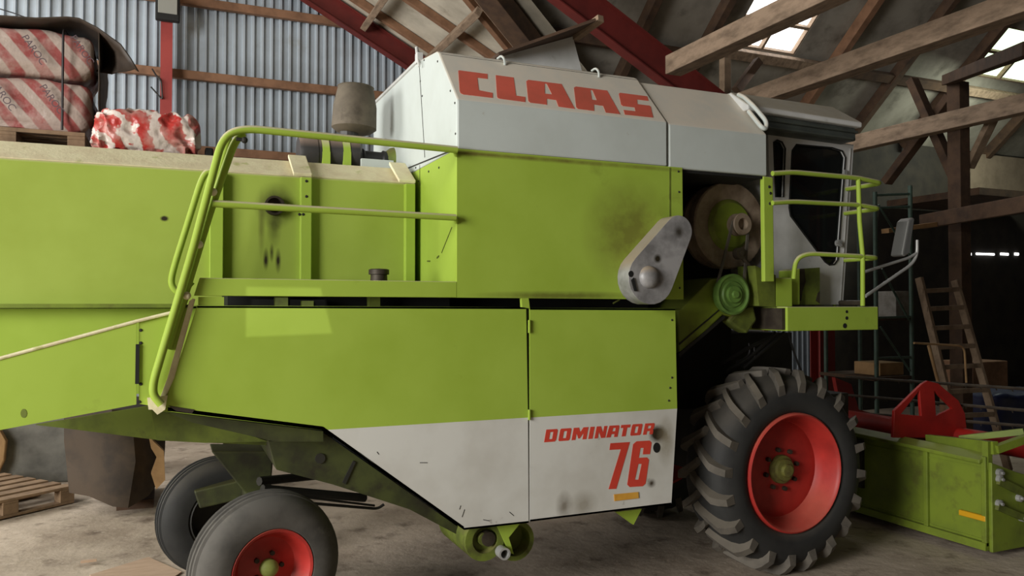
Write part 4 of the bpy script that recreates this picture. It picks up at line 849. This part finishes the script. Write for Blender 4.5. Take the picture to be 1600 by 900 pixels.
# ------------------------------------------------------------------ things behind, left
def loft():
    # rough timber storage deck behind the machine that carries the bales
    d = thing('storage_deck', (-1.2, 8.3, fz(-1, 8)), 'rough timber storage deck behind the machine under the striped bales', 'storage deck')
    z = 3.3
    b = MB()
    for i in range(9): b.box(-3.6, .75, 7.45+i*.19, 7.45+i*.19+.16, z-.04, z)
    b.build_each('deck_board', 'wood_dark', d)
    for x in (-3.5, -2.95, .6):
        for y in (7.55, 9.0):
            MB().box(x-.06, x+.06, y-.06, y+.06, fz(x, y), z-.04).build('leg', 'wood_dark', d)
    b = MB(); b.box(-3.6, .75, 7.5, 7.6, z-.18, z-.04); b.box(-3.6, .75, 8.95, 9.05, z-.18, z-.04); b.build_each('joist', 'wood_dark', d)
loft()
def pallet(name, M4, L, W, lab, h=.144, mat='pallet', n=7):
    p = thing(name, M4.to_translation(), lab, 'pallet')
    def B(b, nm): b.xf(M4).build(nm, mat, p, bevel=.004)
    bw = W/(n*1.45)
    for i in range(n):
        y = -W/2+bw/2+(W-bw)*i/(n-1); b = MB(); b.box(-L/2, L/2, y-bw/2, y+bw/2, h-.022*h/.144, h); B(b, 'deck_board')
    for x in (-L/2+.07, 0, L/2-.07):
        b = MB(); b.box(x-.07, x+.07, -W/2, W/2, h*.72, h*.845); B(b, 'stringer_board')
        for y in (-W/2+.05, 0, W/2-.05):
            b = MB(); b.box(x-.07, x+.07, y-.05, y+.05, h*.15, h*.72); B(b, 'block')
    for y in (-W/2+.05, 0, W/2-.05):
        b = MB(); b.box(-L/2, L/2, y-.05, y+.05, 0, h*.15); B(b, 'bottom_board')
    return p
xpr = P(133, 215, Y=8).x
pallet('wooden_pallet', Matrix.Translation((xpr-.6, 8.5, 3.3)), 1.2, 1.0, 'wooden pallet under the free end of the striped bale stack next to the bag', h=.24, n=7)
pallet('wooden_pallet', Matrix.Translation((xpr-1.86, 8.5, 3.3)), 1.2, 1.0, 'wooden pallet under the striped bales farther from the crumpled bag', h=.24, n=7)
def softbox(x0, x1, y0, y1, z0, z1, r, name, mat, amp, fr, seed, n=18, crease=0, pinch=None):
    """rounded, dented pack"""
    b = MB(); cx, cy, cz = (x0+x1)/2, (y0+y1)/2, (z0+z1)/2; hx, hy, hz_ = (x1-x0)/2, (y1-y0)/2, (z1-z0)/2
    bm = bmesh.new(); bmesh.ops.create_cube(bm, size=2); bmesh.ops.subdivide_edges(bm, edges=bm.edges, cuts=n, use_grid_fill=True)
    for v in bm.verts:
        p = V((v.co.x*hx, v.co.y*hy, v.co.z*hz_)); q = V((max(-hx+r, min(hx-r, p.x)), max(-hy+r, min(hy-r, p.y)), max(-hz_+r, min(hz_-r, p.z))))
        d = p-q
        if d.length > 1e-6: p = q+d.normalized()*min(r, d.length if d.length < r else r)
        nv = d.normalized() if d.length > 1e-6 else V((0, 0, 0))
        k = noise.noise(p*fr+V((seed, 0, 0)))+.5*noise.noise(p*fr*2.3+V((0, seed, 0)))
        if crease: k += crease*(.5-abs(noise.noise(V((p.x*9+p.z*4, p.y*6, p.z*5-p.x*3))+V((seed, 3, 0))))*2.2)+crease*.5*(.4-abs(noise.noise(p*14+V((0, 3, seed)))))
        lo = p.z < -hz_+.02
        p += nv*min(0, k-.9)*amp*(0 if lo else 1)
        if pinch: p = pinch(p, hx, hy, hz_)
        v.co = p+V((cx, cy, cz))
    vs = [v.co.copy() for v in bm.verts]; bm.verts.index_update(); fs = [[v.index for v in f.verts] for f in bm.faces]; bm.free()
    b.add(vs, fs); return b.build(name, mat, smooth=70)
zp0 = 3.54
xe = P(147, 130, Y=8.05).x; zmid = P(70, 116, Y=8.02).z; ztop = P(70, 38, Y=8.02).z
tag(softbox(-2.5, xe, 8.02, 9.0, zp0+.002, zmid, .13, 'insulation_bale', 'bale', .03, 3, 1), 'red and white striped insulation bale lying directly on the pallet', 'insulation bale', 'striped insulation bales')
tag(softbox(-2.5, xe+.02, 8.03, 9.0, zmid+.002, ztop, .13, 'insulation_bale', 'bale', .03, 3, 5), 'red and white striped insulation bale on top of the stack under the dark sheet', 'insulation bale', 'striped insulation bales')
xs = P(98, 116, Y=8.0).x
b = MB(); b.tube(fillet([V((xs, 8.0, zp0+.012)), V((xs, 8.0, zmid)), V((xs, 8.0, ztop-.03)), V((xs, 8.3, ztop+.02))], .08), .011, 6); tag(b.build('binding_strap', 'strap_line'), 'black vertical strap around the striped bale stack', 'strap')
# lettering printed on the bale film
def textmesh(txt, size, mtx, name, mat, parent):
    cu = bpy.data.curves.new(name, 'FONT'); cu.body = txt; cu.size = size; cu.extrude = .0008; cu.align_x = 'CENTER'; cu.align_y = 'CENTER'
    o = bpy.data.objects.new('tmp', cu); C.objects.link(o); bpy.context.view_layer.update()
    me = bpy.data.meshes.new_from_object(o.evaluated_get(bpy.context.evaluated_depsgraph_get())); bpy.data.objects.remove(o)
    b = MB(); b.add([mtx @ v.co for v in me.vertices], [list(p.vertices) for p in me.polygons]); bpy.data.meshes.remove(me)
    return b.build(name, mat, parent)
bales = [o for o in bpy.data.objects if o.name.startswith('insulation_bale')]
M['print'] = surf('grey_print', srgb(96, 80, 84), None, .5)
for i, (px, py) in enumerate(((53, 78), (128, 78), (81, 155), (5, 150))):
    c = P(px, py, Y=7.99); mt = Matrix.Translation(c) @ Matrix.Rotation(math.radians(-50), 4, 'Y').inverted() @ Matrix.Rotation(math.pi/2, 4, 'X') if 0 else Matrix.Translation(c) @ Matrix.Rotation(math.pi/2, 4, 'X') @ Matrix.Rotation(math.radians(-56), 4, 'Z')
    textmesh('PAROC', .085, mt, 'film_print', 'print', bales[1 if py < 116 else 0])
# dark sheet over the bales
path = [(-60, 34), (0, 35), (60, 37), (105, 34), (124, 37), (150, 51), (170, 64), (188, 78), (203, 98), (216, 116)]
b = MB(); rows = []
ys = [7.93+.16*j for j in range(8)]
up_ = []
for j, yy in enumerate(ys):
    row = []
    for i, (x, y) in enumerate(path):
        p = P(x, y, Y=7.95); k_ = max(0, i-4)/5
        row.append(V((p.x-(j*.035*k_+.02*j*j*k_*.12)+.02*noise.noise(V((i*.7, j*.9, 0))), 7.93+(yy-7.93)*(1-.78*k_)+.02*k_*math.sin(j*1.1+i), p.z+.035+.03*noise.noise(V((i*.5, j*.8, 3)))*(i > 0))))
    rows.append(row)
n_ = len(path)
b.add([p for r in rows for p in r], [(j*n_+i, j*n_+i+1, (j+1)*n_+i+1, (j+1)*n_+i) for j in range(len(ys)-1) for i in range(n_-1)])
o = b.build('tarpaulin', 'tarp', smooth=70); md = o.modifiers.new('solid', 'SOLIDIFY'); md.thickness = .012; md.offset = 1
tag(o, 'dark brown tarpaulin over the striped bales with a loose hanging tail', 'tarpaulin')
side = MB(); rows = []
for j in range(9):
    yy = 8.0+.12*j; rows.append([V((xe+.035+.03*noise.noise(V((j*.8, k*.6, 5))), yy, ztop-.02-(ztop-zp0-.0)*k/8+(.1*abs(math.sin(j*1.3)) if k == 8 else 0))) for k in range(9)])
side.add([p for r in rows for p in r], [(j*9+i, j*9+i+1, (j+1)*9+i+1, (j+1)*9+i) for j in range(8) for i in range(8)])
e_ = side.build('hanging_side', 'cover', o, smooth=70); md = e_.modifiers.new('solid', 'SOLIDIFY'); md.thickness = .01; md.offset = 1
# crumpled bag
b0, b1 = P(134, 246, Y=7.5), P(318, 174, Y=7.5)
def pinch(p, hx, hy, hz_):
    k = max(0, (p.z+hz_)/(2*hz_)); return V((p.x*(1-.06*k), p.y, p.z))
o = softbox(b0.x, b1.x, 7.5, 7.97, 3.302, b1.z, .14, 'film_bag', 'bag', .035, 2.5, 9, n=56, crease=1.25, pinch=pinch)
tag(o, 'crumpled red and white plastic bag of insulation sitting beside the bale stack', 'plastic bag')
b = MB(); q = P(320, 238, Y=7.7); b.box(q.x+.0, q.x+.07, 7.62, 7.75, 3.3, 3.3+.12); tag(b.build('black_can', 'black', bevel=.015), 'small black can beside the crumpled striped bag', 'can')

# ------------------------------------------------------------------ floor things, left
c0 = P(100, 768, Z=.2)
ang = math.radians(54)
L_, W_ = 1.2, .9
ctr = c0 + V((-.72, .02, 0)); zf = fz(ctr.x, ctr.y)
pallet('wooden_pallet', Matrix.Translation((-1.68, 8.9, fz(-1.6, 9)+.012)) @ Matrix.Rotation(math.radians(38), 4, 'Z'), 1.2, 1.2, 'empty wooden pallet lying on the floor before the concrete block', h=.17, n=6)
# covered pile
def pile():
    b = MB()
    base = PP([(112, 768), (176, 795), (200, 796), (236, 775), (250, 750)], Y=8.3)
    prof = [[(100, 640), (100, 690), (108, 770)], [(140, 640), (140, 690), (140, 775)], [(175, 640), (172, 700), (176, 792)], [(205, 640), (212, 720), (200, 794)], [(235, 640), (240, 720), (232, 775)], [(258, 650), (258, 700), (254, 745)]]
    rows = []
    for (i, pr) in enumerate(prof):
        yy = 8.3-(.25 if i in (2, 3) else (.1 if i in (1, 4) else 0))
        pr2 = []
        for (x, y) in pr:
            pr2.append(P(x, y, Y=yy))
        # densify
        col = []
        for k in range(9):
            t = k/8*2; a = int(min(t, 1.999)); u = t-a; p = pr2[a].lerp(pr2[a+1], u); p += V((0, .05*noise.noise(p*3), 0)); col.append(p)
        col[-1].z = max(col[-1].z, fz(0, 8)+.005)
        rows.append(col)
    vs = [p for c in rows for p in c]; nv = len(vs); m_ = 9; nr = len(rows)
    back = [V((p.x, 9.2, p.z)) for p in vs]
    f = [(i*m_+j, i*m_+j+1, (i+1)*m_+j+1, (i+1)*m_+j) for i in range(nr-1) for j in range(m_-1)]
    f2 = [tuple(nv+i for i in reversed(q)) for q in f]
    edge = [i*m_ for i in range(nr)]+[(nr-1)*m_+j for j in range(1, m_)]+[i*m_+m_-1 for i in range(nr-2, -1, -1)]+[j for j in range(m_-2, 0, -1)]
    f3 = [(edge[i], edge[(i+1) % len(edge)], nv+edge[(i+1) % len(edge)], nv+edge[i]) for i in range(len(edge))]
    b.add(vs+back, f+f2+f3)
    d = thing('covered_crate', (.1, 8.6, fz(.1, 8.6)), 'dark brown cloth covered crate on the floor behind the rear wheels', 'covered crate')
    b.build('cloth_cover', 'cover', d, smooth=40)
    e = MB(); e.plate([(232, 680), (240, 690), (256, 705), (258, 750), (244, 765), (236, 740), (245, 715), (236, 700)], 8.02, .1); e.build('crate_side', 'cardboard', d)
    a = P(205, 790, Z=fz(0, 8)); 
    MB().box(a.x-.12, a.x+.2, 8.32, 9.0, fz(0, 8.4), fz(0, 8.4)+.08).build('crate_foot', 'wood_dark', d)
pile()
p0, p1 = P(22, 736, Y=9.9), P(112, 660, Y=9.9)
tag(MB().box(p0.x-.3, p1.x, 9.9, 10.5, fz(-1, 9.9), P(60, 640, Y=9.9).z).build('concrete_block', 'concrete_block', bevel=.02), 'grey concrete block behind the pallet on the floor', 'concrete block')
b = MB(); b.plate([(-30, 660), (-2, 668), (10, 690), (7, 720), (-4, 744), (-30, 750)], 9.78, .1); 
o = tag(b.build('cardboard_bale', 'cardboard', bevel=.02), 'orange brown cardboard bundle beside the concrete block', 'cardboard bundle')
# plywood on the floor and a stick
q = [P(140, 898, Z=.066), P(232, 870, Z=.066), P(284, 893, Z=.066), P(200, 950, Z=.066)]
b = MB(); b.prism(q, (0, 0, -.012)); tag(b.build('plywood_sheet', 'plywood'), 'pale plywood sheet lying flat on the floor beside the rear wheels', 'plywood sheet')
b = MB(); b.beam(P(126, 878, Z=.075), P(151, 875, Z=.075), .03, .015); tag(b.build('wood_offcut', 'plywood'), 'small pale wood offcut on the bare floor near the plywood', 'wood offcut')

# ------------------------------------------------------------------ things behind, right
LD_ = thing('wooden_ladder', tuple(P(1540, 660, X=8.9)), 'old wooden ladder leaning in front of the tall dark post', 'ladder')
XLq = 8.6
lt, lb = P(1436, 434, Y=6.9), P(1500, 700, Y=6.4); rt_, rb_ = P(1492, 438, Y=6.9), P(1566, 700, Y=6.4)
def down(a, c): # carry a rail on to the floor
    t = (0.0-a.z)/(c.z-a.z); return a+(c-a)*t
lb, rb_ = down(lt, lb), down(rt_, rb_)
for a, c in ((lt, lb), (rt_, rb_)): MB().beam(a, c, .05, .09, up=(0, 1, 0)).build('rail', 'wood_pale', LD_, bevel=.006)
for yq in (455, 483, 513, 543, 574, 612, 650):
    t = (yq-438)/(700-438)
    a = P(1436+(1500-1436)*t, yq, Y=6.9-.5*t-.03); c = P(1492+(1566-1492)*t, yq-3, Y=6.9-.5*t-.03)
    MB().beam(a, c, .03, .055).build('rung', 'wood_pale', LD_)
tb = thing('bent_tube', tuple(P(1470, 560, Y=6.3)), 'thin bent tan tube frame hooked over a rung of the wooden ladder', 'tube')
b = MB(); b.tube(fillet([P(1428, 536, Y=6.32), P(1500, 540, Y=6.32), P(1507, 545, Y=6.32), P(1510, 598, Y=6.32)], .06), .012, 8); b.build('top_tube', 'cardboard', tb, smooth=50)
b = MB(); b.tube([P(1451, 540, Y=6.32), P(1468, 606, Y=6.32)], .018, 8); b.build('side_tube', 'cardboard', tb, smooth=50)
# tubular scaffold
SC = thing('scaffold_frame', (7.6, 6.9, 0), 'teal painted tubular scaffold frame between cab and wooden ladder', 'scaffold')
YF = 7.0
def stube(pts, nm, r=.022): b = MB(); b.tube(pts, r, 8); b.build(nm, 'scaffold', SC, smooth=50)
for x, yt in ((1422, 290), (1367, 300)):
    a = P(x, yt, Y=YF); stube([V((a.x, YF, fz(a.x, YF))), a], 'standard', .026)
    stube([V((a.x, YF+.8, fz(a.x, YF))), V((a.x, YF+.8, a.z))], 'standard', .026)
for y in (305, 325, 497, 560): stube([P(1367, y, Y=YF), P(1422, y-2, Y=YF)], 'ledger', .016)
stube([P(1372, 320, Y=YF-.03), P(1422, 400, Y=YF-.03)], 'brace', .014); stube([P(1378, 420, Y=YF-.03), P(1420, 500, Y=YF-.03)], 'brace', .014); stube([P(1375, 510, Y=YF-.03), P(1422, 580, Y=YF-.03)], 'brace', .014)
a, c = P(1366, 590, Y=YF-.02), P(1424, 586, Y=YF-.02)
b = MB(); b.box(a.x, c.x, YF-.02, YF+.85, a.z-.04, a.z); b.build('platform_board', 'wood_dark', SC)
zsb = a.z
bx = P(1375, 588, Y=YF+.1); bx2 = P(1412, 566, Y=YF+.1)
tag(MB().box(bx.x, bx2.x, YF+.1, YF+.5, zsb+.001, bx2.z).build('cardboard_box', 'cardboard', bevel=.008), 'cardboard box on the low scaffold shelf', 'box')
a2, c2 = P(1367, 497, Y=YF), P(1422, 495, Y=YF)
b = MB(); b.box(a2.x, c2.x, YF, YF+.82, a2.z-.03, a2.z); b.build('platform_board', 'wood_dark', SC)
bx = P(1400, 478, Y=YF+.1); bx2 = P(1420, 455, Y=YF+.1)
tag(MB().box(bx.x, bx2.x, YF+.1, YF+.4, a2.z+.001, bx2.z).build('carton', 'white_box', bevel=.006), 'small white carton on the upper scaffold shelf', 'carton')
# loft shelf beam and orange board
la, lc = P(1440, 347, X=XC-.16), P(1640, 312, X=XC-.6)
timber('loft_beam', la, lc, .08, .2, 'wood_dark', 'brown loft beam crossing in front of the tall dark post', cat='timber beam')
oa, oc = P(1383, 361, Y=7.6), P(1466, 350, Y=7.6)
b = MB(); b.beam(oa, oc, .12, .06); tag(b.build('timber_plank', 'cardboard'), 'reddish plank resting behind the mirror near the loft beam', 'plank')
# loft floor joist board far right with beige lit line
a, c = P(1480, 300, Y=9.6), P(1650, 306, Y=9.6)
b = MB(); b.box(a.x, c.x+.6, 9.0, YB-.13, a.z-.12, a.z); tag(b.build('loft_floor', 'wood_dark'), kind='structure')
# daylight slits low in the barn wall
for i, (xa, xb_) in enumerate(((1512, 1518), (1526, 1554), (1564, 1576), (1586, 1592))):
    a, c = P(xa, 395, Y=YB-.02), P(xb_, 399, Y=YB-.02)
    b = MB(); b.box(a.x, c.x, YB-.02, YB-.005, c.z, a.z); tag(b.build('window_%d' % (3+i), M['sky_white'] if i else 'sky_white'), kind='structure')
# dark stores at the far right
tag(MB().box(P(1520, 600, Y=8.6).x, P(1575, 600, Y=8.6).x, 8.6, 9.2, fz(10, 8.6), P(1545, 565, Y=8.6).z).build('wooden_chest', 'wood_purlin', bevel=.01), 'brown wooden chest standing in the shadow beyond the ladder', 'chest')
b = softbox(P(1556, 620, Y=7.4).x, P(1640, 620, Y=7.4).x+.3, 7.4, 8.2, fz(10, 7), P(1580, 612, Y=7.4).z, .12, 'tarpaulin', 'blue', .05, 3, 4, n=12)
tag(b, 'dark blue tarpaulin bundle in the shadow behind the red reel', 'tarpaulin')
wx = P(1150, 560, Y=9.5)
b = MB(); b.box(P(1130, 560, Y=9.5).x, P(1200, 560, Y=9.5).x, 9.5, 9.53, fz(7, 9.5), P(1160, 515, Y=9.5).z, m=0); pb_ = tag(b.build('white_board', 'white'), 'white board standing upright behind the front hoses', 'board')
for x in (1137, 1196): 
    q = P(x, 560, Y=9.47); MB().box(q.x-.04, q.x+.04, 9.45, 9.499, fz(7, 9.5), P(1160, 512, Y=9.47).z).build('edge_batten', 'wood', pb_)

# ------------------------------------------------------------------ light
W = bpy.data.worlds.new('world'); bpy.context.scene.world = W; W.use_nodes = True
W.node_tree.nodes['Background'].inputs[0].default_value = (.9, .95, 1, 1); W.node_tree.nodes['Background'].inputs[1].default_value = .028
def area(name, loc, target, sx, sy, power, col=(1, .98, .95)):
    l = bpy.data.lights.new(name, 'AREA'); l.shape = 'RECTANGLE'; l.size = sx; l.size_y = sy; l.energy = power; l.color = col
    o = bpy.data.objects.new(name, l); C.objects.link(o); o.location = loc
    o.rotation_euler = (V(target)-V(loc)).to_track_quat('-Z', 'Y').to_euler(); return o
area('daylight_gate', (-9.0, -.3, 3.9), (1.5, 5.5, 1.6), 4.5, 5.0, 1600)
area('daylight_side', (-6.5, 9.4, 4.2), (2.0, 10.0, 2.4), 3.2, 4.4, 640)
area('daylight_skylight', (8.4, 9.0, 5.55), (8.2, 7.0, 2.5), .9, .6, 14)
area('daylight_skylight_green', (13.5, 8.8, 5.6), (13.2, 10.6, 3.4), 1.4, .6, 72, (.9, 1, .85))
# unseen wall added behind the camera; its hole shapes the sun patch
S = V((-3.2, -12, 3.3)); T0 = P(446, 488, Y=4.5); hk = (S.y+2)/(S.y-4.5)
def hole(x, y, Y=4.5): p = P(x, y, Y=Y); return S+(p-S)*((-2-S.y)/(p.y-S.y))
hp = [hole(372, 444), hole(500, 446), hole(519, 521), hole(371, 527)]
b = MB(); b.prism([(-4, -2, 0), (4, -2, 0), (4, -2, 4.4), (-4, -2, 4.4)], (0, -.12, 0), [hp]); tag(b.build('sun_mask_wall', 'wall_beige'), kind='structure')
l = bpy.data.lights.new('sun_beam', 'SPOT'); l.energy = 2800; l.spot_size = math.radians(5.5); l.spot_blend = 0; l.shadow_soft_size = .015; l.color = (1, .98, .92)
o = bpy.data.objects.new('sun_beam', l); C.objects.link(o); o.location = S; o.rotation_euler = (T0-S).to_track_quat('-Z', 'Y').to_euler()
sc = bpy.context.scene
sc.view_settings.view_transform = 'Standard'; sc.view_settings.look = 'None'; sc.view_settings.exposure = 0; sc.view_settings.gamma = 1
sc.view_settings.use_curve_mapping = False
sc.cycles.use_denoising = True
sc.cycles.max_bounces = 8
